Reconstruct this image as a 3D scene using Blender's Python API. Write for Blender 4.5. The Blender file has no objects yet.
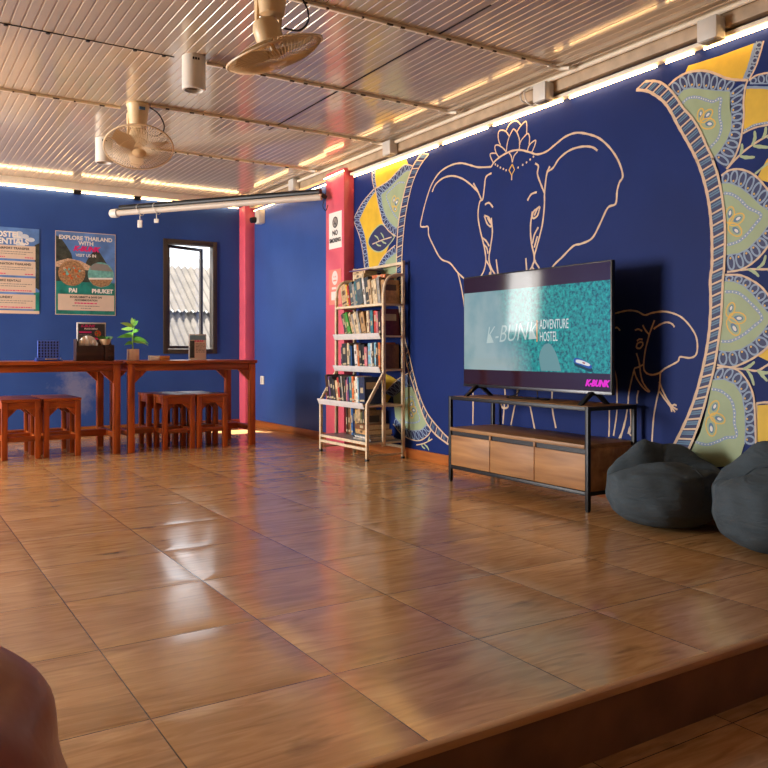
import bpy, bmesh, math, random
from mathutils import Vector, Matrix, Euler
sc = bpy.context.scene
col = sc.collection
PI = math.pi
R = math.radians
# ------------------------------------------------------------------ camera
FPX, HY, CH = 804.0, 350.0, 0.84
YAW = math.atan2(506, 804)
cd = bpy.data.cameras.new('camera'); cam = bpy.data.objects.new('camera', cd); col.objects.link(cam)
cam.location = (0, 0, CH); cam.rotation_euler = (PI / 2, 0, -YAW)
cd.sensor_width = 36; cd.lens = FPX / 768 * 36; cd.shift_y = -(384 - HY) / 768; cd.clip_start = 0.05
sc.camera = cam
# ------------------------------------------------------------------ light
w = bpy.data.worlds.new('world'); sc.world = w; w.use_nodes = True
wn = w.node_tree.nodes; wn['Background'].inputs[0].default_value = (0.86, 0.93, 1.0, 1); wn['Background'].inputs[1].default_value = 2.0
sun = bpy.data.lights.new('sun', 'SUN'); so = bpy.data.objects.new('sun', sun); col.objects.link(so)
sun.energy = 18; sun.angle = R(0.6); sun.color = (1, 0.93, 0.8)
so.rotation_euler = Vector((0.20, -0.50, -1)).to_track_quat('-Z', 'Y').to_euler(); so.location = (1, 12, 8)
def area(name, loc, aim, sx, sy, power, color):
    l = bpy.data.lights.new(name, 'AREA'); l.shape = 'RECTANGLE'; l.size = sx; l.size_y = sy; l.energy = power; l.color = color
    o = bpy.data.objects.new(name, l); col.objects.link(o); o.location = loc
    o.rotation_euler = Vector(aim).to_track_quat('-Z', 'Y').to_euler(); return o
area('daylight_back_window', (-1.06, 8.36, 1.52), (0.25, -1, -0.1), 0.45, 0.85, 8, (1.0, 0.95, 0.88))
area('daylight_side_opening', (-3.75, 6.7, 1.25), (1, -0.15, -0.05), 2.4, 2.0, 290, (1.0, 0.96, 0.91))
LED_E = 12.0
vs = sc.view_settings
vs.view_transform = 'Standard'; vs.look = 'None'; vs.gamma = 1; vs.use_curve_mapping = False; vs.exposure = 0.72
sc.cycles.max_bounces = 8; sc.cycles.diffuse_bounces = 5; sc.cycles.glossy_bounces = 4
sc.cycles.sample_clamp_indirect = 6; sc.cycles.caustics_reflective = False; sc.cycles.caustics_refractive = False
try:
    sc.cycles.use_denoising = True
except Exception: pass

# ------------------------------------------------------------------ helpers
def lin(c):
    c = c / 255
    return c / 12.92 if c <= 0.04045 else ((c + 0.055) / 1.055) ** 2.4
def S(h):
    h = h.lstrip('#'); return tuple(lin(int(h[i:i + 2], 16)) for i in (0, 2, 4)) + (1,)
MATS = {}
def mat(name, color, rough=0.6, metal=0.0, var=0.12, vscale=14.0, bump=0.0, bscale=60.0, spec=0.5, emit=None, estr=0):
    """principled material with a little procedural colour variation and optional bump"""
    if name in MATS: return MATS[name]
    m = bpy.data.materials.new(name); m.use_nodes = True; nt = m.node_tree; b = nt.nodes['Principled BSDF']
    c = S(color) if isinstance(color, str) else color
    b.inputs['Roughness'].default_value = rough; b.inputs['Metallic'].default_value = metal
    b.inputs['Specular IOR Level'].default_value = spec
    tc = nt.nodes.new('ShaderNodeTexCoord')
    if var > 0:
        n = nt.nodes.new('ShaderNodeTexNoise'); n.inputs['Scale'].default_value = vscale; n.inputs['Detail'].default_value = 4
        nt.links.new(tc.outputs['Object'], n.inputs['Vector'])
        r = nt.nodes.new('ShaderNodeValToRGB')
        r.color_ramp.elements[0].position = 0.3; r.color_ramp.elements[1].position = 0.7
        r.color_ramp.elements[0].color = tuple(x * (1 - var) for x in c[:3]) + (1,)
        r.color_ramp.elements[1].color = tuple(min(1, x * (1 + var)) for x in c[:3]) + (1,)
        nt.links.new(n.outputs['Fac'], r.inputs['Fac']); nt.links.new(r.outputs['Color'], b.inputs['Base Color'])
    else:
        b.inputs['Base Color'].default_value = c
    if bump > 0:
        n2 = nt.nodes.new('ShaderNodeTexNoise'); n2.inputs['Scale'].default_value = bscale; n2.inputs['Detail'].default_value = 3
        nt.links.new(tc.outputs['Object'], n2.inputs['Vector'])
        bp = nt.nodes.new('ShaderNodeBump'); bp.inputs['Strength'].default_value = bump; bp.inputs['Distance'].default_value = 0.01
        nt.links.new(n2.outputs['Fac'], bp.inputs['Height']); nt.links.new(bp.outputs['Normal'], b.inputs['Normal'])
    if emit:
        b.inputs['Emission Color'].default_value = S(emit) if isinstance(emit, str) else emit
        b.inputs['Emission Strength'].default_value = estr
    MATS[name] = m; return m

def wood(name, c1, c2, axis='X', scale=3.0, rough=0.35, stretch=12.0, coat=0.0):
    if name in MATS: return MATS[name]
    m = bpy.data.materials.new(name); m.use_nodes = True; nt = m.node_tree; b = nt.nodes['Principled BSDF']
    tc = nt.nodes.new('ShaderNodeTexCoord'); mp = nt.nodes.new('ShaderNodeMapping')
    s = [stretch] * 3; s['XYZ'.index(axis)] = 1.0
    mp.inputs['Scale'].default_value = s
    n = nt.nodes.new('ShaderNodeTexNoise'); n.inputs['Scale'].default_value = scale; n.inputs['Detail'].default_value = 6; n.inputs['Distortion'].default_value = 0.6
    r = nt.nodes.new('ShaderNodeValToRGB'); r.color_ramp.elements[0].position = 0.32; r.color_ramp.elements[1].position = 0.68
    r.color_ramp.elements[0].color = S(c1); r.color_ramp.elements[1].color = S(c2)
    nt.links.new(tc.outputs['Object'], mp.inputs[0]); nt.links.new(mp.outputs[0], n.inputs['Vector'])
    nt.links.new(n.outputs['Fac'], r.inputs['Fac']); nt.links.new(r.outputs['Color'], b.inputs['Base Color'])
    b.inputs['Roughness'].default_value = rough; b.inputs['Coat Weight'].default_value = coat
    MATS[name] = m; return m

class B:
    """collects shapes into one mesh"""
    def __init__(s): s.v = []; s.f = []; s.m = []; s.mi = 0; s.sm = []
    def add(s, vs, fs, M=None, smooth=True):
        o = len(s.v)
        for p in vs:
            p = Vector(p); s.v.append(M @ p if M else p)
        for f in fs: s.f.append(tuple(i + o for i in f)); s.m.append(s.mi); s.sm.append(smooth)
        return s
    def box(s, x0, x1, y0, y1, z0, z1, bev=0.0, M=None, seg=2):
        bm = bmesh.new(); bmesh.ops.create_cube(bm, size=1)
        bmesh.ops.scale(bm, vec=(abs(x1 - x0), abs(y1 - y0), abs(z1 - z0)), verts=bm.verts)
        bmesh.ops.translate(bm, vec=((x0 + x1) / 2, (y0 + y1) / 2, (z0 + z1) / 2), verts=bm.verts)
        if bev > 0: bmesh.ops.bevel(bm, geom=bm.edges[:], offset=bev, segments=seg, profile=0.5, affect='EDGES')
        bm.verts.index_update()
        s.add([v.co.copy() for v in bm.verts], [[v.index for v in f.verts] for f in bm.faces], M); bm.free(); return s
    def tube(s, pts, r, seg=8, closed=False, cap=True, M=None):
        P = [Vector(p) for p in pts]; n = len(P); vs = []; fs = []
        rr = r if isinstance(r, (list, tuple)) else [r] * n
        up = None
        for i in range(n):
            if closed: t = (P[(i + 1) % n] - P[i - 1])
            else: t = P[min(i + 1, n - 1)] - P[max(i - 1, 0)]
            t.normalize()
            if up is None:
                a = Vector((0, 0, 1)) if abs(t.z) < 0.9 else Vector((1, 0, 0)); up = (a - t * a.dot(t)).normalized()
            else:
                up = up - t * up.dot(t)
                up = up.normalized() if up.length > 1e-6 else t.orthogonal().normalized()
            bi = t.cross(up)
            for k in range(seg):
                a = 2 * PI * k / seg; vs.append(P[i] + (up * math.cos(a) + bi * math.sin(a)) * rr[i])
        for i in range(n if closed else n - 1):
            j = (i + 1) % n
            for k in range(seg):
                k2 = (k + 1) % seg; fs.append((i * seg + k, i * seg + k2, j * seg + k2, j * seg + k))
        if cap and not closed: fs.append(tuple(range(seg))[::-1]); fs.append(tuple((n - 1) * seg + k for k in range(seg)))
        return s.add(vs, fs, M)
    def bar(s, a, b, wx, bev=0.0):
        """square bar from a to b with side wx"""
        a = Vector(a); b = Vector(b); d = b - a; L = d.length
        q = d.to_track_quat('Z', 'Y').to_matrix().to_4x4(); q.translation = a
        return s.box(-wx / 2, wx / 2, -wx / 2, wx / 2, 0, L, bev, q)
    def lathe(s, prof, seg=24, M=None):
        vs = []; fs = []; n = len(prof)
        for r, z in prof:
            for k in range(seg): a = 2 * PI * k / seg; vs.append((r * math.cos(a), r * math.sin(a), z))
        for i in range(n - 1):
            for k in range(seg):
                k2 = (k + 1) % seg; fs.append((i * seg + k, i * seg + k2, (i + 1) * seg + k2, (i + 1) * seg + k))
        if prof[0][0] > 1e-5: fs.append(tuple(range(seg))[::-1])
        if prof[-1][0] > 1e-5: fs.append(tuple((n - 1) * seg + k for k in range(seg)))
        return s.add(vs, fs, M)
    def poly(s, pts, M=None): return s.add(pts, [tuple(range(len(pts)))], M, False)
    def prism(s, pts2, h, M=None, h0=0.0):
        n = len(pts2); vs = [(p[0], p[1], h0) for p in pts2] + [(p[0], p[1], h) for p in pts2]
        fs = [tuple(range(n))[::-1], tuple(range(n, 2 * n))] + [(i, (i + 1) % n, n + (i + 1) % n, n + i) for i in range(n)]
        return s.add(vs, fs, M, False)
    def build(s, name, mats, parent=None, loc=None, angle=35):
        me = bpy.data.meshes.new(name); me.from_pydata([tuple(v) for v in s.v], [], s.f)
        ml = mats if isinstance(mats, (list, tuple)) else [mats]
        for m in ml: me.materials.append(m)
        for i, p in enumerate(me.polygons): p.material_index = s.m[i]; p.use_smooth = s.sm[i]
        me.update()
        try: me.set_sharp_from_angle(angle=R(angle))
        except Exception: pass
        o = bpy.data.objects.new(name, me); col.objects.link(o)
        if parent: o.parent = parent
        if loc: o.location = loc
        return o
def tag(o, label, cat, group=None):
    o['label'] = label; o['category'] = cat
    if group: o['group'] = group
    return o
def thing(name, label, cat, loc=(0, 0, 0), rz=0, group=None):
    o = bpy.data.objects.new(name, None); col.objects.link(o); o.location = loc; o.rotation_euler = (0, 0, rz); o.empty_display_size = 0.1
    return tag(o, label, cat, group)
def struct(o, label=None):
    o['kind'] = 'structure'
    if label: o['label'] = label
    return o
def dup(root, loc, label, rz=None):
    r = root.copy(); col.objects.link(r); r.location = loc; r['label'] = label
    if rz is not None: r.rotation_euler = (0, 0, rz)
    for ch in list(root.children):
        c = ch.copy(); col.objects.link(c); c.parent = r
        for g in list(ch.children):
            d = g.copy(); col.objects.link(d); d.parent = c
    return r
def text_geo(body, size, align='CENTER', bold=0.0, shear=0.0, spacing=1.0):
    cu = bpy.data.curves.new('lettering', 'FONT'); cu.body = body; cu.size = size; cu.align_x = align; cu.align_y = 'CENTER'
    cu.offset = bold; cu.shear = shear; cu.space_character = spacing; cu.resolution_u = 3
    o = bpy.data.objects.new('lettering', cu); col.objects.link(o)
    dg = bpy.context.evaluated_depsgraph_get(); me = bpy.data.meshes.new_from_object(o.evaluated_get(dg))
    vs = [v.co.copy() for v in me.vertices]; fs = [tuple(p.vertices) for p in me.polygons]
    bpy.data.objects.remove(o); bpy.data.curves.remove(cu); bpy.data.meshes.remove(me)
    return vs, fs
def frame_back(x, y, z): return Matrix(((1, 0, 0, x), (0, 0, -1, y), (0, 1, 0, z), (0, 0, 0, 1)))      # reads from -y
def frame_right(x, y, z): return Matrix(((0, 0, -1, x), (-1, 0, 0, y), (0, 1, 0, z), (0, 0, 0, 1)))    # reads from -x
def write(b, fr, body, size, u, v, d=0.0, align='CENTER', bold=0.0, shear=0.0, sx=1.0, spacing=1.0, rot=0.0):
    vs, fs = text_geo(body, size, align, bold, shear, spacing)
    M = fr @ Matrix.Translation((u, v, d)) @ Matrix.Rotation(rot, 4, 'Z') @ Matrix.Diagonal((sx, 1, 1, 1))
    b.add(vs, fs, M, False)
def spl(pts, n=6, closed=False):
    """Catmull-Rom through pts"""
    P = [Vector(p) for p in pts]; N = len(P); out = []
    if N < 3: return P
    for i in range(N if closed else N - 1):
        if closed: a, b, c, d = P[i - 1], P[i], P[(i + 1) % N], P[(i + 2) % N]
        else: a, b, c, d = P[max(i - 1, 0)], P[i], P[i + 1], P[min(i + 2, N - 1)]
        for k in range(n):
            t = k / n
            out.append(0.5 * ((2 * b) + (c - a) * t + (2 * a - 5 * b + 4 * c - d) * t * t + (3 * b - a - 3 * c + d) * t ** 3))
    if not closed: out.append(P[-1])
    return out
# view ray of the photograph's pixel, used to measure where a mark sits on a wall
_F = Vector((math.sin(YAW), math.cos(YAW), 0)); _R = Vector((math.cos(YAW), -math.sin(YAW), 0))
def ray(px, py): return _F + _R * ((px - 384) / FPX) + Vector((0, 0, (HY - py) / FPX))
def on_x(px, py, X):
    d = ray(px, py); t = X / d.x; return (d.y * t, CH + d.z * t)

# ------------------------------------------------------------------ shell dimensions
XW, YB, ZC = 3.51, 8.42, 2.50
XL, YF, YE, ZL = -3.9, -2.6, 1.40, -0.165

# ------------------------------------------------------------------ materials of the shell
def floor_mat():
    m = bpy.data.materials.new('wood_look_tile'); m.use_nodes = True; nt = m.node_tree; L = nt.links.new
    b = nt.nodes['Principled BSDF']; N = nt.nodes.new
    tc = N('ShaderNodeTexCoord'); sp = N('ShaderNodeSeparateXYZ'); L(tc.outputs['Object'], sp.inputs[0])
    def M(op, a, c, d=None):
        n = N('ShaderNodeMath'); n.operation = op
        for i, x in enumerate((a, c, d)):
            if x is None: continue
            if isinstance(x, (int, float)): n.inputs[i].default_value = x
            else: L(x, n.inputs[i])
        return n.outputs[0]
    tx = M('DIVIDE', M('SUBTRACT', sp.outputs['X'], 0.525), 0.475); ty = M('DIVIDE', M('SUBTRACT', sp.outputs['Y'], 2.331), 0.4985)
    fx = M('FRACT', tx, 0); fy = M('FRACT', ty, 0); ix = M('FLOOR', tx, 0); iy = M('FLOOR', ty, 0)
    dx = M('MULTIPLY', M('MINIMUM', fx, M('SUBTRACT', 1, fx)), 0.475); dy = M('MULTIPLY', M('MINIMUM', fy, M('SUBTRACT', 1, fy)), 0.4985)
    d = M('MINIMUM', dx, dy)
    # planks printed inside each tile, grain along x
    pl = M('FLOOR', M('MULTIPLY', fy, 3), 0)
    cid = N('ShaderNodeCombineXYZ'); L(ix, cid.inputs[0]); L(iy, cid.inputs[1]); L(pl, cid.inputs[2])
    wn_ = N('ShaderNodeTexWhiteNoise'); L(cid.outputs[0], wn_.inputs['Vector'])
    cg = N('ShaderNodeCombineXYZ'); L(M('MULTIPLY', sp.outputs['X'], 1.6), cg.inputs[0]); L(M('MULTIPLY', sp.outputs['Y'], 10), cg.inputs[1]); L(M('MULTIPLY', wn_.outputs['Value'], 31), cg.inputs[2])
    gn = N('ShaderNodeTexNoise'); gn.inputs['Scale'].default_value = 2.2; gn.inputs['Detail'].default_value = 7; gn.inputs['Distortion'].default_value = 1.7
    L(cg.outputs[0], gn.inputs['Vector'])
    rp = N('ShaderNodeValToRGB'); e = rp.color_ramp.elements
    e[0].position = 0.22; e[0].color = S('#a27548'); e[1].position = 0.78; e[1].color = S('#dcb27e')
    k = e.new(0.5); k.color = S('#c69863')
    L(gn.outputs['Fac'], rp.inputs['Fac'])
    hs = N('ShaderNodeHueSaturation'); L(rp.outputs['Color'], hs.inputs['Color']); L(M('MULTIPLY_ADD', wn_.outputs['Value'], 0.16, 0.92), hs.inputs['Value'])
    # dark knots
    kn = N('ShaderNodeTexNoise'); kn.inputs['Scale'].default_value = 3.1; kn.inputs['Detail'].default_value = 5
    ck = N('ShaderNodeCombineXYZ'); L(sp.outputs['X'], ck.inputs[0]); L(M('MULTIPLY', sp.outputs['Y'], 3.0), ck.inputs[1]); L(ck.outputs[0], kn.inputs['Vector'])
    kf = M('MULTIPLY', M('GREATER_THAN', kn.outputs['Fac'], 0.62), M('MULTIPLY', M('SUBTRACT', kn.outputs['Fac'], 0.62), 5.0))
    mk = N('ShaderNodeMixRGB'); L(kf, mk.inputs['Fac']); L(hs.outputs['Color'], mk.inputs['Color1']); mk.inputs['Color2'].default_value = S('#3d2416')
    gl = M('LESS_THAN', d, 0.0017)
    mg = N('ShaderNodeMixRGB'); L(gl, mg.inputs['Fac']); L(mk.outputs['Color'], mg.inputs['Color1']); mg.inputs['Color2'].default_value = S('#4a3524')
    L(mg.outputs['Color'], b.inputs['Base Color'])
    # slightly cupped tiles: the surface rolls off towards the joints
    roll = M('MINIMUM', M('DIVIDE', d, 0.10), 1.0)
    rs = M('MULTIPLY', roll, M('SUBTRACT', 2.0, roll))
    hgt = M('ADD', M('MULTIPLY', rs, 0.0022), M('MULTIPLY', gn.outputs['Fac'], 0.00005))
    bp = N('ShaderNodeBump'); bp.inputs['Strength'].default_value = 1.0; bp.inputs['Distance'].default_value = 1.0
    L(hgt, bp.inputs['Height']); L(bp.outputs['Normal'], b.inputs['Normal'])
    rn = N('ShaderNodeTexNoise'); rn.inputs['Scale'].default_value = 4; L(tc.outputs['Object'], rn.inputs['Vector'])
    L(M('MULTIPLY_ADD', rn.outputs['Fac'], 0.10, 0.13), b.inputs['Roughness'])
    b.inputs['Specular IOR Level'].default_value = 0.75; b.inputs['Coat Weight'].default_value = 0.25; b.inputs['Coat Roughness'].default_value = 0.2
    L(bp.outputs['Normal'], b.inputs['Coat Normal'])
    return m
def wall_mat(name, c, stain=False, rough=0.45):
    m = mat(name, c, rough, 0, 0.10, 2.5, 0.1, 35, spec=0.15)
    if stain:
        nt = m.node_tree; L = nt.links.new; N = nt.nodes.new; b = nt.nodes['Principled BSDF']
        src = b.inputs['Base Color'].links[0].from_socket
        tc = N('ShaderNodeTexCoord'); mp = N('ShaderNodeMapping'); mp.inputs['Location'].default_value = (-1.67, 0, -0.45)
        L(tc.outputs['Object'], mp.inputs[0])
        mp2 = N('ShaderNodeMapping'); mp2.inputs['Scale'].default_value = (2.2, 0, 1.7); L(mp.outputs[0], mp2.inputs[0])
        ln = N('ShaderNodeVectorMath'); ln.operation = 'LENGTH'; L(mp2.outputs[0], ln.inputs[0])
        n = N('ShaderNodeTexNoise'); n.inputs['Scale'].default_value = 9; n.inputs['Detail'].default_value = 8; n.inputs['Roughness'].default_value = 0.7; L(tc.outputs['Object'], n.inputs['Vector'])
        a = N('ShaderNodeMath'); a.operation = 'SUBTRACT'; L(n.outputs['Fac'], a.inputs[0]); L(ln.outputs['Value'], a.inputs[1])
        r = N('ShaderNodeValToRGB'); r.color_ramp.elements[0].position = 0.0; r.color_ramp.elements[1].position = 0.35
        r.color_ramp.elements[1].color = (0.5, 0.5, 0.5, 1); L(a.outputs[0], r.inputs['Fac'])
        mx = N('ShaderNodeMixRGB'); L(r.outputs['Color'], mx.inputs['Fac']); L(src, mx.inputs['Color1']); mx.inputs['Color2'].default_value = S('#9a95a4')
        L(mx.outputs['Color'], b.inputs['Base Color'])
    return m
M_floor = floor_mat()
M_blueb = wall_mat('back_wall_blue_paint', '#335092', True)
M_blue = wall_mat('mural_blue_paint', '#0f2664', False, 0.6)
M_pink = mat('pink_paint', '#d75a6d', 0.4, 0, 0.08, 4, 0.15, 40)
M_cream = mat('cream_metal_paint', '#f6ead4', 0.4, 0, 0.08, 9, 0.1, 30)
M_plaster = mat('pale_plaster', '#b9a796', 0.8, 0, 0.1)
M_base = wood('baseboard_wood', '#8a4a1e', '#b56a30', 'X', 2.0, 0.4)
M_basey = wood('baseboard_wood_side', '#8a4a1e', '#b56a30', 'Y', 2.0, 0.4)
M_ceil = mat('corrugated_sheet', '#d4c4ae', 0.12, 0.25, 0.04, 3.0, spec=0.6)
M_riser = mat('stained_riser', '#7a5538', 0.6, 0, 0.3, 5, 0.1, 20)
M_nose = wood('nosing_wood', '#b98a58', '#d6a873', 'X', 3, 0.35)
M_ledm = mat('led_warm', '#fff0d0', 0.5, var=0, emit=(1.0, 0.61, 0.25, 1), estr=LED_E)
M_black = mat('black_metal', '#17171a', 0.45, 0.3, 0.1)
M_white = mat('white_plastic', '#d8d2c8', 0.4, 0, 0.03)
M_alu = mat('bronze_aluminium', '#4a4037', 0.4, 0.4, 0.08)

# ------------------------------------------------------------------ shell
b = B(); b.box(XL, XW, YE, YB, -0.05, 0); struct(b.build('floor', M_floor))
b = B(); b.box(XL, XW + 0.15, YF, YE + 0.02, ZL - 0.1, ZL); struct(b.build('floor_lower', M_floor))
b = B(); b.box(XL, XW, YE - 0.012, YE, ZL, -0.018); struct(b.build('trim_1', M_riser), 'dark stained riser of the platform step')
b = B(); b.box(XL, XW, YE - 0.02, YE + 0.012, -0.018, 0.003, 0.006); struct(b.build('trim_2', M_nose), 'pale wooden nosing along the platform edge')
b = B(); b.box(XL, XW + 0.15, YE + 0.001, YE + 0.1, ZL, -0.051); struct(b.build('trim_3', M_riser))
WX0, WX1, WZ0, WZ1 = 2.545, 3.14, 0.80, 2.018
VX0, VX1, VZ0, VZ1 = -1.4, -0.72, 1.0, 2.05
b = B(); T = 0.16
b.box(XL, VX0, YB, YB + T, -0.1, 2.75); b.box(VX1, WX0, YB, YB + T, -0.1, 2.75); b.box(WX1, XW + 0.15, YB, YB + T, -0.1, 2.75)
for x0, x1, z0, z1 in ((VX0, VX1, VZ0, VZ1), (WX0, WX1, WZ0, WZ1)):
    b.box(x0, x1, YB, YB + T, -0.1, z0); b.box(x0, x1, YB, YB + T, z1, 2.75)
struct(b.build('wall_back', M_blueb))
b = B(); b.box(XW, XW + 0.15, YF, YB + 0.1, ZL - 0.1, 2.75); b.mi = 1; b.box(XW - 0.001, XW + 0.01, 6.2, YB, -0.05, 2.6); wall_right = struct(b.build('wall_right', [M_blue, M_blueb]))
b = B(); b.box(XL - 0.15, XL, YF, 5.3, ZL, 2.75); b.box(XL - 0.15, XL, 8.1, YB + T, ZL, 2.75); b.box(XL - 0.15, XL, 5.3, 8.1, 2.25, 2.75); struct(b.build('wall_left', M_plaster))
b = B(); b.box(XL, XW, YF - 0.15, YF, ZL, 2.75); struct(b.build('wall_front', M_plaster))
# corrugated ceiling: flat pans with narrow folded ribs running along y
b = B(); prof = []; x = XL; PT = 0.052
while x < XW:
    prof += [(x, ZC), (x + PT * 0.78, ZC), (x + PT * 0.83, ZC + 0.004), (x + PT * 0.95, ZC + 0.004)]; x += PT
prof.append((x, ZC)); vs_ = []; fs_ = []
for i, (px_, pz_) in enumerate(prof): vs_ += [(px_, YF, pz_), (px_, YB, pz_)]
for i in range(len(prof) - 1): fs_.append((2 * i, 2 * i + 1, 2 * i + 3, 2 * i + 2))
b.add(vs_, fs_, None, False); b.box(XL - 0.1, XW + 0.1, YF - 0.1, YB + 0.1, ZC + 0.03, ZC + 0.06); struct(b.build('ceiling', M_ceil))
# dark joints between the sheets
M_gap = mat('dark_gap', '#1c1512', 0.8, var=0)
b = B(); b.box(2.492, 2.500, 3.0, 5.6, ZC - 0.002, ZC + 0.002); struct(b.build('trim_4', M_gap), 'dark lap joint between two ceiling sheets')
b = B(); b.box(0.2, 1.42, 4.482, 4.490, ZC - 0.003, ZC + 0.001)
for q in (0.55, 0.75, 0.95, 1.2, 1.36): b.lathe([(0.011, 0), (0.011, 0.006), (0.0, 0.01)], 8, Matrix.Translation((q, 4.486, ZC - 0.010)))
struct(b.build('trim_5', M_gap), 'dark cross joint with screw heads between ceiling sheets')
# baseboards
b = B(); b.box(XL, 3.40, YB - 0.014, YB, 0, 0.075, 0.003); struct(b.build('baseboard_back', M_base))
b = B(); b.box(XW - 0.014, XW, YE + 0.02, 6.07, 0, 0.075, 0.003); b.box(XW - 0.014, XW, 6.40, 8.25, 0, 0.075, 0.003); struct(b.build('baseboard_right', M_basey))
# pillars
b = B(); b.box(3.41, XW + 0.02, 6.07, 6.40, 0, 2.42, 0.004); struct(b.build('pillar', M_pink), 'pink pillar with a no smoking sign')
b = B(); b.box(3.40, XW + 0.02, 8.252, YB + 0.02, 0, 2.42, 0.004); struct(b.build('pillar', M_pink), 'pink pillar in the far corner')
# beam over the right wall, its pipe, ledge and the back wall's ceiling trim
b = B(); b.box(3.45, XW, YF, YB, 2.395, ZC, 0.004)
struct(b.build('trim_14', mat('beam_tan_paint', '#b79f82', 0.55, 0, 0.2, 9, 0.2, 25)), 'tan textured beam between the ledge and the ceiling')
b = B(); b.box(3.46, XW, YF, 6.05, 2.352, 2.374, 0.003)
struct(b.build('trim_6', M_cream), 'cream ledge lit by the strip above the mural wall')
b = B(); b.tube([(3.43, YF + .1, 2.468), (3.43, 8.2, 2.468)], 0.013, 10)
struct(b.build('trim_7', M_cream), 'cream conduit pipe running along the beam')
b = B(); b.box(XL, 3.39, YB - 0.05, YB, 2.43, ZC, 0.004); struct(b.build('trim_8', M_cream), 'cream trim where ceiling meets back wall')
# cream battens across the ceiling with a hook end
def batten(x0, x1, y, hook, k):
    b = B(); b.box(x0, x1, y - 0.010, y + 0.010, ZC - 0.017, ZC, 0.003)
    if hook: b.tube(spl([(x1 - 0.02, y, ZC - 0.012), (x1 + 0.03, y, ZC - 0.014), (x1 + 0.065, y - 0.02, ZC - 0.022), (x1 + 0.075, y - 0.08, ZC - 0.034)], 5), 0.011, 8)
    b.mi = 1; random.seed(k); q = x0 + 0.1
    while q < x1 - 0.08:
        b.box(q, q + random.uniform(0.01, 0.04), y - 0.0112, y + 0.001, ZC - 0.0182, ZC - 0.011); q += random.uniform(0.07, 0.22)
    return struct(b.build('trim_%d' % k, [M_cream, mat('batten_dirt', '#4a3626', 0.8, var=0.2)]), 'cream ceiling batten ' + ('with a hooked end' if hook else 'left of the fan'))
batten(1.60, 3.30, 3.43, True, 9); batten(1.6, 3.28, 4.47, True, 10); batten(-3.0, 1.40, 5.60, False, 11); batten(1.56, 3.32, 5.44, True, 12); batten(1.62, 3.30, 6.60, True, 13)
# ------------------------------------------------------------------ windows
def glass_mat():
    m = bpy.data.materials.new('window_glass'); m.use_nodes = True; nt = m.node_tree; nt.nodes.remove(nt.nodes['Principled BSDF'])
    t = nt.nodes.new('ShaderNodeBsdfTransparent'); g = nt.nodes.new('ShaderNodeBsdfGlossy'); g.inputs['Roughness'].default_value = 0.02
    mx = nt.nodes.new('ShaderNodeMixShader'); mx.inputs[0].default_value = 0.06
    nt.links.new(t.outputs[0], mx.inputs[1]); nt.links.new(g.outputs[0], mx.inputs[2]); nt.links.new(mx.outputs[0], nt.nodes['Material Output'].inputs[0]); return m
M_glass = glass_mat()
def window(name, x0, x1, z0, z1, opened):
    ft = 0.05
    b = B()
    for q in ((x0, x0 + ft, z0, z1), (x1 - ft, x1, z0, z1), (x0 + ft, x1 - ft, z0, z0 + ft), (x0 + ft, x1 - ft, z1 - ft, z1)):
        b.box(q[0], q[1], YB - 0.012, YB + 0.10, q[2], q[3], 0.004)
    r = struct(b.build(name, M_alu))
    sw = x1 - x0 - 2 * ft; sh = z1 - z0 - 2 * ft; st = 0.032; g = 0.004
    M = Matrix.Translation((x0 + ft + g, YB + 0.055, z0 + ft + g)) @ Matrix.Rotation(R(opened), 4, 'Z')
    b = B()
    for q in ((0, st, 0, sh - 2 * g), (sw - 2 * g - st, sw - 2 * g, 0, sh - 2 * g), (st, sw - 2 * g - st, 0, st), (st, sw - 2 * g - st, sh - 2 * g - st, sh - 2 * g)):
        b.box(q[0], q[1], -0.016, 0.016, q[2], q[3], 0.003, M)
    s = b.build('sash', M_alu, r)
    b = B(); b.box(st, sw - 2 * g - st, -0.003, 0.003, st, sh - 2 * g - st, 0, M); b.build('pane', M_glass, s)
    return r
window('window_1', WX0, WX1, WZ0, WZ1, 21)
window('window_2', VX0, VX1, VZ0, VZ1, 0)
# ------------------------------------------------------------------ outside the window
M_tin = mat('weathered_tin', '#544d47', 0.85, 0.0, 0.3, 4)
M_lite = mat('white_render', '#d5d5d2', 0.8, 0, 0.05)
def out_roof(name, label, y0, z0, y1, z1, x0, x1, slant):
    b = B(); vs_ = []; fs_ = []; n = 0; x = x0
    while x < x1:
        for k in range(4):
            h = 0.024 * math.sin(2 * PI * k / 4); q = x + 0.10 * k / 4
            vs_ += [(q + slant, y0, z0 + h), (q, y1, z1 + h)]; n += 1
        x += 0.10
    for i in range(n - 1): fs_.append((2 * i, 2 * i + 2, 2 * i + 3, 2 * i + 1))
    b.add(vs_, fs_); return tag(b.build(name, M_tin), label, 'roof')
out_roof('shed_roof', 'lower row of pale corrugated shed roof seen through the window', 10.5, 0.72, 11.35, 1.40, 1.0, 8.0, 0.0)
out_roof('shed_roof', 'upper row of pale corrugated shed roof seen through the window', 11.25, 1.40, 12.2, 2.12, 1.0, 8.0, 0.0)
b = B(); b.box(1, 8, 10.75, 13.4, -0.4, 0.6); tag(b.build('shed', M_lite), 'pale shed wall below the tin roof outside the window', 'shed')
b = B(); b.box(0.0, 9, 13.5, 13.8, -0.4, 2.42); tag(b.build('neighbour_house', M_lite), 'white neighbouring house behind the shed outside the window', 'house')
b = B(); b.box(-10, 12, YB + T, 16, -0.6, -0.45); struct(b.build('ground_outside', mat('yard_concrete', '#a7a098', 0.9)))

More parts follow.
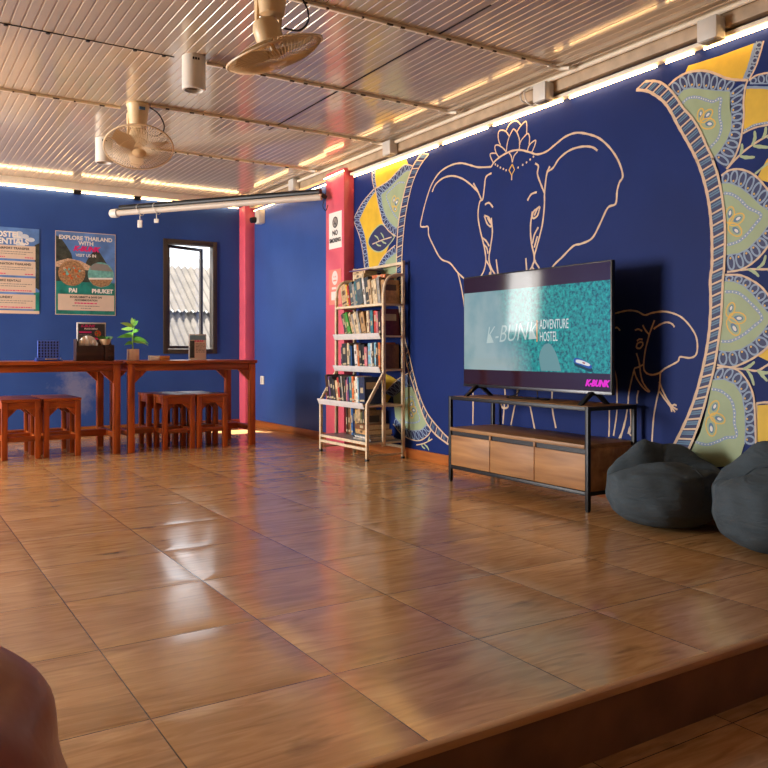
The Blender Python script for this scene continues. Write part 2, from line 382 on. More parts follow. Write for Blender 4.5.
# ------------------------------------------------------------------ mural painted on the right wall
P_line = mat('mural_sand_line', '#d2b698', 0.6, 0, 0.08, 30)
P_sage = mat('mural_sage', '#97a884', 0.6, 0, 0.08, 8)
P_yel = mat('mural_ochre', '#d9b023', 0.6, 0, 0.16, 7)
P_grey = mat('mural_blue_grey', '#8196b2', 0.6, 0, 0.06)
P_teal = mat('mural_teal', '#4f7494', 0.6, 0, 0.06)
P_navy = mat('mural_navy', '#0f1f55', 0.6, 0, 0.06)
P_gold = mat('mural_gold', '#ddb043', 0.6, 0, 0.06)
P_dot = mat('mural_white', '#d9d8d0', 0.6, 0, 0.03)
P_leaf = mat('mural_leaf', '#a3b58c', 0.6, 0, 0.06)
PAL = [P_line, P_sage, P_yel, P_grey, P_teal, P_navy, P_gold, P_dot, P_leaf]
LINE, SAGE, YEL, GREY, TEAL, NAVY, GOLD, DOT, LEAF = range(9)
class Mural:
    def __init__(s): s.b = B(); s.k = 0
    def pts(s, uv, org): ox, oy, sc_ = org; return [Vector(on_x(ox + u * sc_, oy + v * sc_, XW)) for u, v in uv]
    def lift(s): s.k += 1; return XW - 0.0006 - 0.000012 * s.k
    def stroke(s, P, wd, c, n=5, closed=False, taper=False):
        P = spl(P, n, closed) if n > 1 else [Vector(p) for p in P]
        X = s.lift(); N = len(P); vs = []
        for i in range(N):
            if closed: t = P[(i + 1) % N] - P[i - 1]
            else: t = P[min(i + 1, N - 1)] - P[max(i - 1, 0)]
            if t.length < 1e-9: t = Vector((1, 0))
            t.normalize(); nn = Vector((-t.y, t.x)); h = wd / 2 * (1 + 0.12 * math.sin(i * 1.7))
            if taper: h *= 0.35 + 0.65 * math.sin(PI * (i + 0.5) / N)
            a = P[i] + nn * h; d = P[i] - nn * h; vs += [(X, a.x, a.y), (X, d.x, d.y)]
        fs = [(2 * i, 2 * i + 1, 2 * i + 3, 2 * i + 2) for i in range(N - 1)]
        if closed: fs.append((2 * N - 2, 2 * N - 1, 1, 0))
        s.b.mi = c; s.b.add(vs, fs, None, False)
    def fill(s, P, c, n=4):
        P = spl(P, n, True) if n > 1 else P
        X = s.lift(); bm = bmesh.new(); vv = [bm.verts.new((X, p[0], p[1])) for p in P]
        f = bm.faces.new(vv); r = bmesh.ops.triangulate(bm, faces=[f]); bm.verts.index_update()
        s.b.mi = c; s.b.add([v.co.copy() for v in bm.verts], [[v.index for v in f.verts] for f in bm.faces], None, False); bm.free()
    def strip(s, A, Q, c):
        X = s.lift(); vs = []
        for p, q in zip(A, Q): vs += [(X, p.x, p.y), (X, q.x, q.y)]
        s.b.mi = c; s.b.add(vs, [(2 * i, 2 * i + 1, 2 * i + 3, 2 * i + 2) for i in range(len(A) - 1)], None, False)
    def ell(s, c0, ax, ay, c, hole=None):
        """ellipse from centre and two half axes (vectors)"""
        P = [Vector(c0) + Vector(ax) * math.cos(a) + Vector(ay) * math.sin(a) for a in [2 * PI * k / 14 for k in range(14)]]
        if hole: s.stroke(P, hole, c, 1, True)
        else: s.fill(P, c, 1)
    def dot(s, c0, r, c): s.ell(c0, (r, 0), (0, r), c)
def resample(P, n, m=4):
    P = spl(P, m); L = [0]
    for i in range(1, len(P)): L.append(L[-1] + (P[i] - P[i - 1]).length)
    out = []
    for k in range(n):
        t = L[-1] * k / (n - 1); i = 0
        while i < len(L) - 2 and L[i + 1] < t: i += 1
        f = (t - L[i]) / max(L[i + 1] - L[i], 1e-9); out.append(P[i].lerp(P[i + 1], f))
    return out
mu = Mural()
E1 = (400, 110, 0.3125); EC = (480, 110, 70 / 768)
LW = 0.0125
for st in ([(292, 182), (250, 183), (220, 175), (195, 170), (165, 176), (130, 197), (103, 235), (85, 285), (72, 335), (66, 370), (78, 374), (90, 374), (92, 400), (105, 430), (130, 475), (160, 490), (185, 520), (208, 542)],
           [(185, 520), (195, 560), (203, 605), (210, 660)],
           [(103, 262), (115, 237), (140, 217), (170, 211), (200, 220), (228, 240), (252, 265)],
           [(235, 234), (248, 258), (262, 290)],
           [(292, 182), (303, 165), (325, 147), (355, 132), (385, 128), (415, 135), (440, 142), (470, 132), (500, 108), (530, 85), (565, 73), (605, 78), (640, 92), (675, 125), (700, 165), (713, 210), (702, 233), (695, 260), (690, 300), (665, 313), (640, 365), (615, 410), (580, 428), (555, 435), (520, 470), (490, 500), (478, 530)],
           [(470, 198), (490, 185), (510, 155), (545, 128), (585, 117), (615, 119), (632, 130)],
           [(433, 171), (443, 180), (440, 205), (452, 240), (462, 264)],
           [(480, 180), (470, 205), (463, 262), (462, 310), (455, 370), (440, 430), (430, 475), (445, 505), (454, 530)],
           [(293, 202), (275, 215), (270, 250), (265, 285), (255, 295), (250, 340), (258, 390), (268, 430), (275, 475), (270, 510), (258, 535)],
           [(272, 303), (285, 297), (298, 312)], [(408, 290), (420, 270), (438, 263)],
           [(270, 338), (285, 345), (293, 372), (280, 365), (270, 338)], [(448, 309), (428, 325), (425, 346), (440, 338), (448, 309)],
           [(280, 345), (290, 362)], [(440, 315), (430, 338)],
           [(292, 345), (296, 390), (291, 430), (285, 475), (292, 505), (306, 528)], [(424, 325), (418, 370), (420, 420), (430, 470), (425, 495), (412, 520)],
           [(262, 408), (275, 418), (286, 436)], [(268, 430), (278, 442), (282, 460)], [(443, 375), (430, 400), (424, 428)], [(440, 404), (430, 440)],
           [(308, 478), (314, 525)], [(275, 480), (290, 508), (290, 528)], [(403, 474), (406, 518)], [(434, 480), (424, 500), (432, 516)]):
    mu.stroke(mu.pts(st, E1), LW, LINE)
for st in ([(150, 585), (125, 535), (112, 490), (130, 475), (180, 475)], [(215, 525), (180, 475), (165, 420), (170, 390), (200, 385), (250, 415), (290, 460)],
           [(225, 385), (205, 330), (200, 270), (215, 228), (255, 222), (290, 240), (325, 295)], [(290, 455), (300, 370), (320, 300), (350, 235), (372, 210), (405, 245), (430, 310), (435, 380), (432, 435)],
           [(290, 225), (310, 180), (335, 145), (370, 122), (405, 120), (430, 140), (450, 165)], [(405, 245), (430, 200), (465, 155), (505, 125), (515, 180), (512, 270)],
           [(435, 385), (450, 340), (480, 300), (525, 258), (545, 300), (540, 380)], [(520, 455), (535, 400), (560, 365), (610, 332), (605, 380), (570, 465)],
           [(320, 470), (345, 510), (355, 575)], [(415, 455), (375, 505), (355, 575)], [(350, 710), (348, 770)]):
    mu.stroke(mu.pts(st, EC), 0.009, LINE)
mu.stroke(mu.pts([(355, 595), (320, 660), (348, 715), (380, 655), (355, 595)], EC), 0.009, GOLD, 1)
for q in ((170, 597), (195, 612), (225, 632), (258, 647), (288, 661), (420, 632), (470, 602), (512, 575), (552, 543), (588, 512)):
    mu.dot(mu.pts([q], EC)[0], 0.0075, LINE)
# trunk and legs running down behind the screen
PXF = (0, 0, 1)
for st in ([(490, 272), (486, 300), (489, 330), (500, 360), (505, 390), (504, 410), (503, 424)], [(531, 272), (533, 300), (528, 330), (521, 360), (517, 395), (514, 410), (511, 425)],
           [(464, 300), (470, 350), (473, 390), (473, 424)], [(530, 405), (532, 415), (535, 430)], [(560, 300), (556, 350), (552, 400), (556, 428)],
           [(503, 398), (507, 402), (508, 407), (503, 408), (501, 403)]):
    mu.stroke(mu.pts(st, PXF), LW, LINE)
art = mu.b.build('elephant_mural', PAL, wall_right); art['label'] = 'large elephant head with lotus crown drawn in sand-coloured line'
mu = Mural()
E2 = (600, 290, 110 / 528)
for st in ([(40, 135), (68, 115), (100, 105), (140, 98), (180, 103), (215, 120), (250, 110), (300, 103), (345, 110), (390, 130), (430, 170), (460, 220), (468, 270), (460, 312), (430, 326), (385, 321), (375, 342), (340, 362), (310, 378), (285, 398), (250, 407), (222, 397), (210, 370), (216, 300), (230, 240), (240, 205), (262, 145)],
           [(238, 215), (220, 195), (205, 168)], [(258, 187), (290, 165), (320, 155), (345, 162), (358, 178)],
           [(168, 193), (185, 188), (203, 197)], [(68, 185), (82, 180), (97, 195)], [(175, 277), (180, 257), (200, 250), (206, 262), (192, 280), (175, 277)], [(178, 245), (190, 236), (205, 238)],
           [(175, 303), (185, 335), (192, 370), (195, 400), (205, 440), (225, 472), (240, 487)], [(210, 357), (185, 370), (165, 380), (175, 420), (200, 460), (225, 484), (240, 487)],
           [(165, 380), (150, 440), (138, 500), (135, 545), (125, 610), (112, 660), (100, 712)], [(185, 482), (178, 515), (178, 545)],
           [(290, 393), (285, 470), (270, 540), (257, 620), (250, 725), (246, 790)], [(285, 440), (300, 480), (320, 520), (343, 553), (358, 550), (368, 556)], [(285, 485), (310, 522), (338, 560), (345, 585)], [(343, 555), (360, 568), (372, 574)], [(340, 560), (355, 578), (360, 586)],
           [(68, 375), (80, 430), (82, 520), (80, 600), (65, 700)], [(45, 560), (45, 640), (43, 705)], [(145, 560), (150, 640), (143, 690), (158, 695), (162, 670), (146, 655), (135, 690)], [(128, 600), (115, 660), (92, 712)]):
    mu.stroke(mu.pts(st, E2), 0.0095, LINE)
art = mu.b.build('elephant_mural', PAL, wall_right); art['label'] = 'small elephant drawn in sand-coloured line beside the television'

def ladder(mu, A, Bp, n, wl, wd):
    ra = resample(A, n); rb = resample(Bp, n)
    mu.strip(ra, rb, NAVY)
    for i in range(n - 1):
        for q in (0.30, 0.5):
            a = ra[i].lerp(ra[i + 1], q); c = rb[i].lerp(rb[i + 1], q)
            mu.stroke([a.lerp(c, 0.1), a.lerp(c, 0.92)], wd * 0.85, TEAL, 1)
    for i in range(n): mu.stroke([ra[i], rb[i]], wd, LINE, 1)
    mu.stroke(A, wl * 1.25, LINE); mu.stroke(Bp, wl, LINE)
def ring(mu, inner, outer, n, wl, small=False):
    """navy band between two curves filled with little outlined loops"""
    mu.strip(resample(inner, 26), resample(outer, 26), NAVY)
    ri = resample(inner, 2 * n + 1); ro = resample(outer, 2 * n + 1)
    for i in range(1, 2 * n, 2):
        a, c = ri[i], ro[i]; m = a.lerp(c, 0.47); h = (c - a) * 0.43; t = (ri[i + 1] - ri[i - 1]).lerp(ro[i + 1] - ro[i - 1], 0.5) * 0.36
        mu.ell(m, h, t, GREY, wl * 0.95)
        if not small: mu.dot(a.lerp(c, 0.22), wl * 0.5, GOLD)
    mu.stroke(inner, wl * 0.7, GREY); mu.stroke(outer, wl, LINE)
def dots(mu, P, wd, n):
    mu.stroke(P, wd, GREY)
    for q in resample(P, n): mu.dot(q, wd * 0.22, DOT)
def flower(mu, c, vecs, wl):
    for v in vecs:
        v = Vector(v); m = Vector(c) + v * 0.55; nrm = Vector((-v.y, v.x)) * 0.30
        mu.ell(m, v * 0.5, nrm, GOLD, wl); mu.ell(m + v * 0.08, v * 0.27, nrm * 0.5, TEAL); mu.ell(m + v * 0.12, v * 0.15, nrm * 0.28, DOT)
def branch(mu, stem, leaves, ws, wlf):
    mu.stroke(stem, ws, LINE)
    for a in leaves: mu.stroke(a, wlf, LEAF, 5, taper=True)
mu = Mural()
T3 = (640, 40, 1 / 6); T4 = (640, 160, 1 / 6); T5 = (640, 280, 128 / 546)
P3 = lambda q: mu.pts(q, T3)
P4 = lambda q: mu.pts(q, T4)
P5 = lambda q: mu.pts(q, T5)
# ochre leaves between the petals
mu.fill(P3([(268, 205), (290, 155), (480, 95), (690, 18), (672, 80), (650, 160), (622, 236), (560, 236), (500, 225), (440, 200), (380, 188), (320, 190)]), YEL, 1)
mu.fill(P3([(640, 280), (700, 285), (790, 295), (900, 330), (900, 470), (768, 497), (700, 510), (625, 540), (627, 450), (625, 380)]), YEL, 1)
mu.fill(P3([(760, 720), (830, 650), (930, 610), (960, 760), (880, 900), (800, 860), (700, 835)]), YEL, 1)
mu.fill(P5([(505, 325), (546, 292), (620, 240), (650, 330), (580, 360), (546, 345)]), YEL, 1)
mu.fill(P5([(500, 535), (560, 530), (640, 545), (640, 690), (500, 690)]), YEL, 1)
# upper right scrolls
ring(mu, P3([(700, 8), (686, 80), (655, 170), (632, 232)]), P3([(742, 5), (725, 70), (695, 160), (655, 238)]), 5, 0.008, True)
mu.stroke(P3([(690, 20), (672, 90), (648, 170), (622, 236)]), 0.012, GREY)
ring(mu, P3([(660, 262), (700, 262), (780, 262), (900, 270)]), P3([(655, 242), (700, 212), (780, 196), (900, 190)]), 5, 0.008, True)
mu.stroke(P3([(640, 285), (700, 284), (800, 292), (900, 328)]), 0.012, GREY)
dots(mu, P3([(625, 545), (690, 510), (790, 492), (900, 470)]), 0.010, 18); mu.stroke(P3([(618, 560), (690, 526), (790, 505), (900, 485)]), 0.009, LINE)
mu.stroke(P5([(497, 527), (546, 522), (640, 538)]), 0.010, LINE); mu.stroke(P5([(497, 527), (497, 690)]), 0.010, LINE); mu.stroke(P4([(690, 85), (768, 20), (860, -40)]), 0.010, LEAF); mu.stroke(P5([(500, 318), (546, 288), (620, 235)]), 0.01, LEAF)
# branches
branch(mu, P3([(525, 770), (590, 700), (660, 640), (768, 575), (900, 520)]), [P3(q) for q in ([(672, 632), (690, 590), (688, 545)], [(735, 592), (752, 560), (756, 520)], [(600, 692), (612, 660), (612, 622)], [(680, 635), (720, 640), (775, 645)], [(602, 697), (640, 705), (690, 703)], [(760, 580), (800, 590), (850, 590)], [(800, 562), (815, 530), (815, 500)])], 0.010, 0.017)
branch(mu, P4([(600, 660), (680, 655), (768, 655), (880, 640)]), [P4(q) for q in ([(700, 655), (740, 620), (755, 570)], [(650, 655), (690, 675), (715, 700)], [(770, 655), (810, 620), (830, 580)], [(768, 656), (800, 690), (830, 705)])], 0.010, 0.016)
branch(mu, P5([(400, 378), (450, 380), (500, 387), (546, 362), (620, 330)]), [P5(q) for q in ([(455, 382), (475, 412), (487, 450)], [(440, 380), (470, 366), (490, 348)], [(502, 387), (525, 410), (545, 432)], [(500, 384), (530, 396), (570, 392)])], 0.010, 0.016)
# petal one
sage1 = [(225, 345), (262, 302), (310, 289), (380, 296), (450, 305), (540, 310)]; sage1b = [(540, 310), (540, 400), (550, 470), (545, 540), (520, 600), (490, 650), (440, 710)]
out1 = [(172, 275), (215, 235), (275, 200), (340, 186), (400, 187), (460, 205), (520, 230), (590, 240), (648, 240)]; out1b = [(648, 240), (632, 290), (622, 380), (625, 450), (615, 540), (600, 620), (570, 700), (520, 775)]
ring(mu, P3(sage1), P3(out1[:-1]), 8, 0.010); ring(mu, P3(sage1b), P3(out1b), 9, 0.010); mu.stroke(P3(out1), 0.012, LINE)
mu.fill(P3(sage1 + sage1b[1:] + [(405, 640), (370, 560), (340, 505), (300, 455), (255, 400)]), SAGE, 1)
dots(mu, P3([(255, 380), (290, 350), (340, 343), (390, 357), (440, 370), (486, 350), (480, 410), (480, 470), (490, 520), (470, 590), (420, 648)]), 0.015, 34)
c = P3([(362, 495)])[0]; flower(mu, c, [P3([q])[0] - c for q in ((368, 415), (432, 425), (448, 508))], 0.006)
# petal two
sage2 = [(490, 142), (540, 140), (600, 165), (660, 210), (720, 270), (768, 302), (815, 318)]; sage2b = [(815, 318), (775, 385), (720, 460), (650, 530), (590, 560), (520, 568)]
out2 = [(490, 95), (530, 65), (590, 55), (650, 70), (705, 105), (750, 155), (800, 215), (870, 300)]; out2b = [(870, 300), (830, 420), (768, 520), (720, 580), (660, 630), (600, 660), (525, 672)]
ring(mu, P4(sage2), P4(out2), 8, 0.010); ring(mu, P4(sage2b), P4(out2b), 8, 0.010)
mu.fill(P4(sage2 + sage2b[1:] + [(512, 450), (510, 360), (503, 260), (492, 185)]), SAGE, 1)
dots(mu, P4([(505, 200), (550, 205), (600, 235), (650, 285), (728, 330), (690, 390), (640, 450), (590, 490), (525, 510)]), 0.015, 28)
c = P4([(532, 385)])[0]; flower(mu, c, [P4([q])[0] - c for q in ((548, 285), (622, 335), (605, 445))], 0.006)
# petal three
sage3 = [(362, 6), (400, 8), (440, 25), (480, 60), (520, 110), (565, 160)]; sage3b = [(565, 160), (520, 225), (480, 265), (430, 295), (380, 305), (338, 300)]
out3 = [(365, -22), (430, -20), (480, 2), (520, 30), (560, 80), (605, 150)]; out3b = [(605, 150), (580, 240), (540, 292), (490, 330), (440, 356), (390, 372), (330, 362)]
ring(mu, P5(sage3), P5(out3), 7, 0.010); ring(mu, P5(sage3b), P5(out3b), 7, 0.010)
mu.fill(P5(sage3 + sage3b[1:] + [(345, 240), (351, 150), (357, 70)]), SAGE, 1)
dots(mu, P5([(366, 50), (420, 55), (470, 95), (522, 158), (490, 195), (440, 235), (390, 260), (350, 262)]), 0.015, 26)
c = P5([(376, 160)])[0]; flower(mu, c, [P5([q])[0] - c for q in ((398, 100), (450, 165), (420, 230))], 0.006)
# petal four
sage4 = [(312, 428), (360, 425), (405, 445), (435, 490), (448, 560), (450, 640), (447, 700)]; out4 = [(330, 376), (370, 370), (420, 385), (460, 430), (485, 490), (492, 560), (495, 640), (497, 710)]
ring(mu, P5(sage4), P5(out4), 9, 0.010)
mu.fill(P5(sage4 + [(420, 790), (300, 800), (215, 740), (260, 650), (290, 540)]), SAGE, 1)
dots(mu, P5([(310, 465), (350, 475), (390, 510), (405, 560), (405, 610), (414, 665), (370, 672), (330, 690), (285, 702), (240, 690)]), 0.015, 30)
c = P5([(300, 578)])[0]; flower(mu, c, [P5([q])[0] - c for q in ((332, 520), (362, 600), (310, 662))], 0.006)
LA = mu.pts([(637, 90)], PXF) + P3([(50, 308), (100, 335), (150, 375), (190, 432), (230, 510), (270, 580), (310, 650), (345, 720)]) + P4([(345, 0), (375, 80), (400, 170), (418, 260), (428, 340), (435, 440), (437, 540), (436, 640)]) + P5([(303, 0), (305, 100), (300, 200), (290, 280), (275, 360), (250, 460), (220, 550), (185, 630), (150, 700), (100, 790)])
LB = P3([(35, 250), (90, 247), (140, 262), (190, 305), (225, 350), (265, 410), (310, 460), (350, 520), (380, 580), (410, 650), (440, 710)]) + P4([(440, 0), (468, 80), (490, 180), (503, 270), (512, 360), (515, 450), (513, 550), (508, 660)]) + P5([(357, 0), (353, 90), (348, 180), (335, 280), (318, 380), (295, 470), (265, 580), (225, 690), (170, 800)])
ladder(mu, LA, LB, 40, 0.013, 0.0085)
art = mu.b.build('mandala_mural', PAL, wall_right); art['label'] = 'large painted mandala half with sage petals and ladder border above the beanbags'
mu = Mural()
TL = (350, 140, 100 / 480); TM = (380, 300, 100 / 452)
PL = lambda q: mu.pts(q, TL)
PM = lambda q: mu.pts(q, TM)
mu.fill(PL([(118, 138), (180, 115), (265, 85), (280, 115), (230, 148), (190, 188), (150, 220), (122, 232)]), YEL, 1)
mu.fill(PL([(45, 382), (85, 300), (122, 245), (137, 290), (150, 350), (165, 410), (190, 500), (150, 600), (110, 660), (85, 600), (68, 500)]), YEL, 1)
ring(mu, PL([(45, 382), (85, 300), (125, 243)]), PL([(15, 382), (60, 300), (118, 232)]), 8, 0.009, True)
ring(mu, PL([(45, 384), (68, 450), (82, 530), (95, 640)]), PL([(15, 384), (45, 460), (62, 540), (75, 660)]), 9, 0.009, True)
ring(mu, PL([(122, 138), (121, 185), (127, 225)]), PL([(107, 140), (107, 190), (116, 232)]), 5, 0.007, True)
mu.fill(PL([(88, 490), (110, 440), (150, 405), (180, 430), (215, 465), (190, 500), (150, 535), (112, 528)]), NAVY)
mu.stroke(PL([(215, 465), (180, 428), (150, 405), (110, 440), (88, 490), (112, 528), (150, 535), (190, 500), (215, 465)]), 0.010, LEAF)
branch(mu, PL([(108, 500), (150, 482), (200, 466)]), [PL(q) for q in ([(140, 485), (132, 468), (118, 458)], [(165, 477), (158, 460), (148, 445)], [(150, 482), (162, 492), (175, 497)], [(122, 492), (135, 505), (150, 508)])], 0.009, 0.014)
sl = [(298, 148), (270, 150), (235, 182), (190, 227), (150, 262)]; slb = [(150, 262), (155, 310), (170, 360), (195, 400), (225, 425)]
ol = [(312, 128), (265, 118), (232, 145), (190, 190), (150, 218), (122, 232)]; olb = [(122, 232), (132, 290), (143, 340), (160, 400), (190, 440), (222, 462)]
mu.fill(PL(sl + slb[1:] + [(245, 360), (262, 280), (285, 200)]), SAGE, 1)
ring(mu, PL(sl), PL(ol), 9, 0.009, True); ring(mu, PL(slb), PL(olb), 9, 0.009, True)
dots(mu, PL([(262, 205), (235, 205), (200, 235), (175, 265), (185, 300), (205, 345), (230, 380)]), 0.014, 24)
c = PL([(205, 325)])[0]; flower(mu, c, [P - c for P in PL([(215, 270), (235, 285), (225, 335)])], 0.006)
# lower petals, partly hidden by the book shelf
mu.fill(PL([(150, 640), (175, 580), (222, 540), (235, 600), (238, 700), (235, 800), (200, 790), (165, 720)]), SAGE, 1)
ring(mu, PL([(150, 640), (175, 580), (222, 540)]), PL([(120, 640), (160, 560), (218, 505)]), 6, 0.009, True)
mu.fill(PM([(20, 330), (60, 350), (100, 380), (60, 420), (30, 470), (-10, 420)]), YEL, 1)
mu.fill(PM([(60, 440), (115, 395), (145, 392), (170, 450), (200, 530), (212, 560), (190, 585), (150, 590), (110, 578), (70, 530)]), SAGE, 1)
ring(mu, PM([(70, 530), (110, 578), (150, 590), (190, 585), (212, 560)]), PM([(60, 560), (105, 612), (170, 636), (215, 615), (235, 580)]), 10, 0.009, True)
ring(mu, PM([(60, 440), (100, 400), (140, 385)]), PM([(20, 420), (80, 360), (130, 330)]), 6, 0.009, True)
dots(mu, PM([(85, 480), (120, 445), (150, 440), (165, 490), (180, 545), (130, 555), (90, 540)]), 0.012, 22)
c = PM([(130, 495)])[0]; flower(mu, c, [P - c for P in PM([(150, 460), (165, 500), (150, 530)])], 0.006)
branch(mu, PM([(165, 655), (200, 648), (238, 628)]), [PM(q) for q in ([(200, 650), (215, 665), (222, 680)], [(188, 652), (195, 665), (205, 672)], [(215, 642), (222, 630), (225, 618)])], 0.009, 0.013)
LA = PL([(345, 65), (310, 115), (285, 175), (265, 240), (245, 330), (233, 410), (227, 500), (225, 610), (226, 700)]) + PM([(112, 225), (128, 310), (150, 380), (175, 460), (205, 540), (245, 600), (305, 648), (335, 662)])
LB = PL([(380, 68), (340, 122), (308, 190), (288, 260), (270, 350), (260, 430), (253, 520), (250, 610), (251, 690)]) + PM([(113, 160), (132, 240), (152, 330), (180, 430), (215, 510), (260, 570), (307, 620), (338, 640)])
ladder(mu, LA, LB, 34, 0.011, 0.0075)
art = mu.b.build('mandala_mural', PAL, wall_right); art['label'] = 'painted mandala half with ochre leaf and ladder border behind the bookshelf'

# ------------------------------------------------------------------ light strips
def led(p0, p1, label, n=1):
    b = B(); b.tube([p0, p1], 0.0062, 8); return tag(b.build('led_strip', M_ledm), label, 'light strip', 'warm LED strips under the ceiling')
XLED = 3.484
for y0, y1, lb in ((-2.4, 2.54, 'glowing warm LED strip at the mural wall top, above the ochre leaf'), (2.60, 2.77, 'short glowing LED strip piece over the top petal of the mandala'),
                   (2.83, 3.46, 'glowing warm LED strip at wall top between crown and mandala'), (3.52, 4.16, 'glowing warm LED strip above the elephant lotus crown and right ear'),
                   (4.22, 4.73, 'glowing warm LED strip above the elephant left ear'), (4.79, 6.02, 'glowing warm LED strip above the ochre leaf and bookshelf')):
    led((XLED, y0, 2.34), (XLED, y1, 2.34), lb)
led((3.395, 6.05, 2.385), (3.395, 6.40, 2.375), 'glowing warm LED strip across the top of the no smoking pillar')
led((XLED, 6.44, 2.36), (XLED, 8.2, 2.36), 'glowing warm LED strip between the two pink pillars')
for x0, x1, lb in ((-3.8, 1.64, 'glowing warm LED strip on back wall above the posters'), (1.72, 2.235, 'glowing warm LED strip on back wall behind the ceiling fan'), (2.31, 3.38, 'glowing warm LED strip on back wall above the window')):
    led((x0, YB - 0.022, 2.412), (x1, YB - 0.022, 2.412), lb)
for x in (1.68, 2.273):
    b = B(); b.box(x - 0.035, x + 0.035, YB - 0.035, YB, 2.39, 2.43, 0.004)
    tag(b.build('led_connector', M_black), 'small dark LED connector on back wall ' + ('above the posters' if x < 2 else 'above the window'), 'connector')
# white boxes on the beam
for y, z, lb in ((2.45, 2.388, 'white junction box on the beam over the ochre mandala leaf'), (3.61, 2.398, 'white junction box on the beam right of the lotus crown'), (5.335, 2.428, 'white junction box on the beam above the bookshelf'), (7.06, 2.438, 'white junction box on the beam near the projector screen')):
    t = thing('junction_box', lb, 'junction box', (3.45, y, z), 0, 'white boxes along the ceiling beam')
    b = B(); b.box(-0.075, 0, -0.055, 0.055, -0.055, 0.055, 0.008); b.build('housing', M_white, t)
    b = B(); b.tube([(-0.03, 0, 0.055), (-0.03, 0, 0.068)], 0.014, 10); b.build('neck', M_white, t)
    b = B(); b.box(-0.065, -0.015, -0.04, 0.04, -0.060, -0.055, 0.002); b.build('vent', mat('grey_plastic', '#8d857c', 0.6), t)
b = B(); b.tube(spl([(3.41, 3.72, 2.46), (3.38, 3.74, 2.44), (3.38, 3.73, 2.38), (3.40, 3.71, 2.35), (3.44, 3.70, 2.35)], 6), 0.005, 6)
b.tube(spl([(3.41, 3.76, 2.46), (3.375, 3.77, 2.43), (3.38, 3.765, 2.385), (3.43, 3.75, 2.375)], 6), 0.005, 6)
tag(b.build('cable', M_white), 'pale looped cable hanging from the beam beside a white box', 'cable')
# ------------------------------------------------------------------ wall items near the corner
t = thing('security_camera', 'small white security camera mounted between far pillar and projector screen', 'camera', (XW, 8.02, 2.27))
b = B(); b.box(-0.075, 0, -0.055, 0.055, -0.075, 0.075, 0.01); b.build('housing', M_white, t)
b = B(); b.lathe([(0.03, 0), (0.034, 0.02), (0.03, 0.06), (0.0, 0.065)], 16, Matrix.Translation((-0.07, 0.03, -0.03)) @ Matrix.Rotation(R(-100), 4, 'Y')); b.build('lens', M_black, t)
b = B(); b.box(-0.012, 0, -0.045, 0.045, -0.045, 0.045, 0.003); b.mi = 1; b.box(-0.0145, -0.011, -0.018, 0.018, -0.028, 0.028, 0.001)
o = b.build('wall_switch', [M_white, mat('switch_rocker', '#c5beb2', 0.35)]); o.location = (XW, 8.03, 0.515); tag(o, 'white wall switch low on the blue wall beside the far pillar', 'switch')
# rolled projector screen, stored across the corner
A_ = Vector((3.315, 6.30, 2.19)); Z_ = Vector((2.0, 8.19, 2.20)); D_ = (Z_ - A_).normalized(); Nn = Vector((D_.y, -D_.x, 0)) * -1
M_scr = mat('screen_tube_white', '#bfb3a5', 0.5, 0, 0.03)
t = thing('projector_screen', 'rolled white projector screen hung across the corner below the ceiling', 'projector screen', tuple(A_))
b = B(); b.tube([(0, 0, 0), tuple(Z_ - A_)], 0.029, 14); b.build('screen_tube', M_scr, t)
up = Vector((0, 0, 0.05)) - Nn * 0.02; b = B(); b.tube([tuple(D_ * 0.02 + up), tuple(D_ * 2.26 + up)], 0.030, 12); b.build('roller', M_black, t)
b = B(); b.lathe([(0.042, -0.03), (0.046, 0.0), (0.042, 0.05), (0.025, 0.055)], 14, Matrix.Translation(Z_ - A_) @ D_.to_track_quat('Z', 'Y').to_matrix().to_4x4()); b.build('end_cap', M_white, t)
b = B(); b.tube([(0, 0, 0.02), (0.045, 0, 0.0)], 0.02, 8); b.tube(spl([(0.02, -.02, -0.02), (0.0, -.02, -0.08), (0.03, -.02, -0.12), (0.05, -.02, -0.07)], 5), 0.004, 6); b.build('bracket', M_black, t)
for q in (2.0, 1.8):
    pc = D_ * q; b = B(); loop = []
    for k in range(17):
        a = 2 * PI * k / 16; loop.append(tuple(pc + Vector((0, 0, 1)) * (0.055 * math.cos(a) + .012) + Nn * 0.05 * math.sin(a) + D_ * (0.02 * math.cos(a))))
    b.tube(loop, 0.004, 6); b.tube([tuple(pc + Vector((0, 0, -0.04))), tuple(pc + Vector((0, 0, -0.09)))], 0.004, 6)
    b.box(-0.022, 0.022, -0.012, 0.012, -0.16 if q == 2.0 else -0.125, -0.085, 0.004, Matrix.Translation(pc) @ Matrix.Rotation(R(-30), 4, 'Z')); b.build('hook', M_white, t)

# ------------------------------------------------------------------ ceiling downlights and fans
def downlight(x, y, lb):
    t = thing('cylinder_downlight', lb, 'light', (x, y, ZC), 0, 'white cylinder downlights')
    b = B(); b.lathe([(0.066, 0), (0.066, -0.185), (0.062, -0.19), (0.052, -0.19), (0.048, -0.17), (0.048, -0.05)], 32); b.build('housing', M_white, t)
    b = B(); b.lathe([(0.0, -0.165), (0.03, -0.168), (0.0475, -0.172)][::-1], 24); b.build('reflector', mat('lamp_reflector', '#80766c', 0.25, 0.6), t)
    b = B(); b.box(-0.03, -0.02, -0.0675, -0.065, -0.035, -0.022); b.box(-0.015, -0.005, -0.0675, -0.065, -0.035, -0.022); b.box(0.0, 0.01, -0.0675, -0.065, -0.035, -0.022); b.build('vent_slot', M_black, t)
downlight(1.515, 4.43, 'white cylinder downlight under the ceiling between the two fans')
downlight(1.504, 6.52, 'white cylinder downlight partly behind the farther fan')
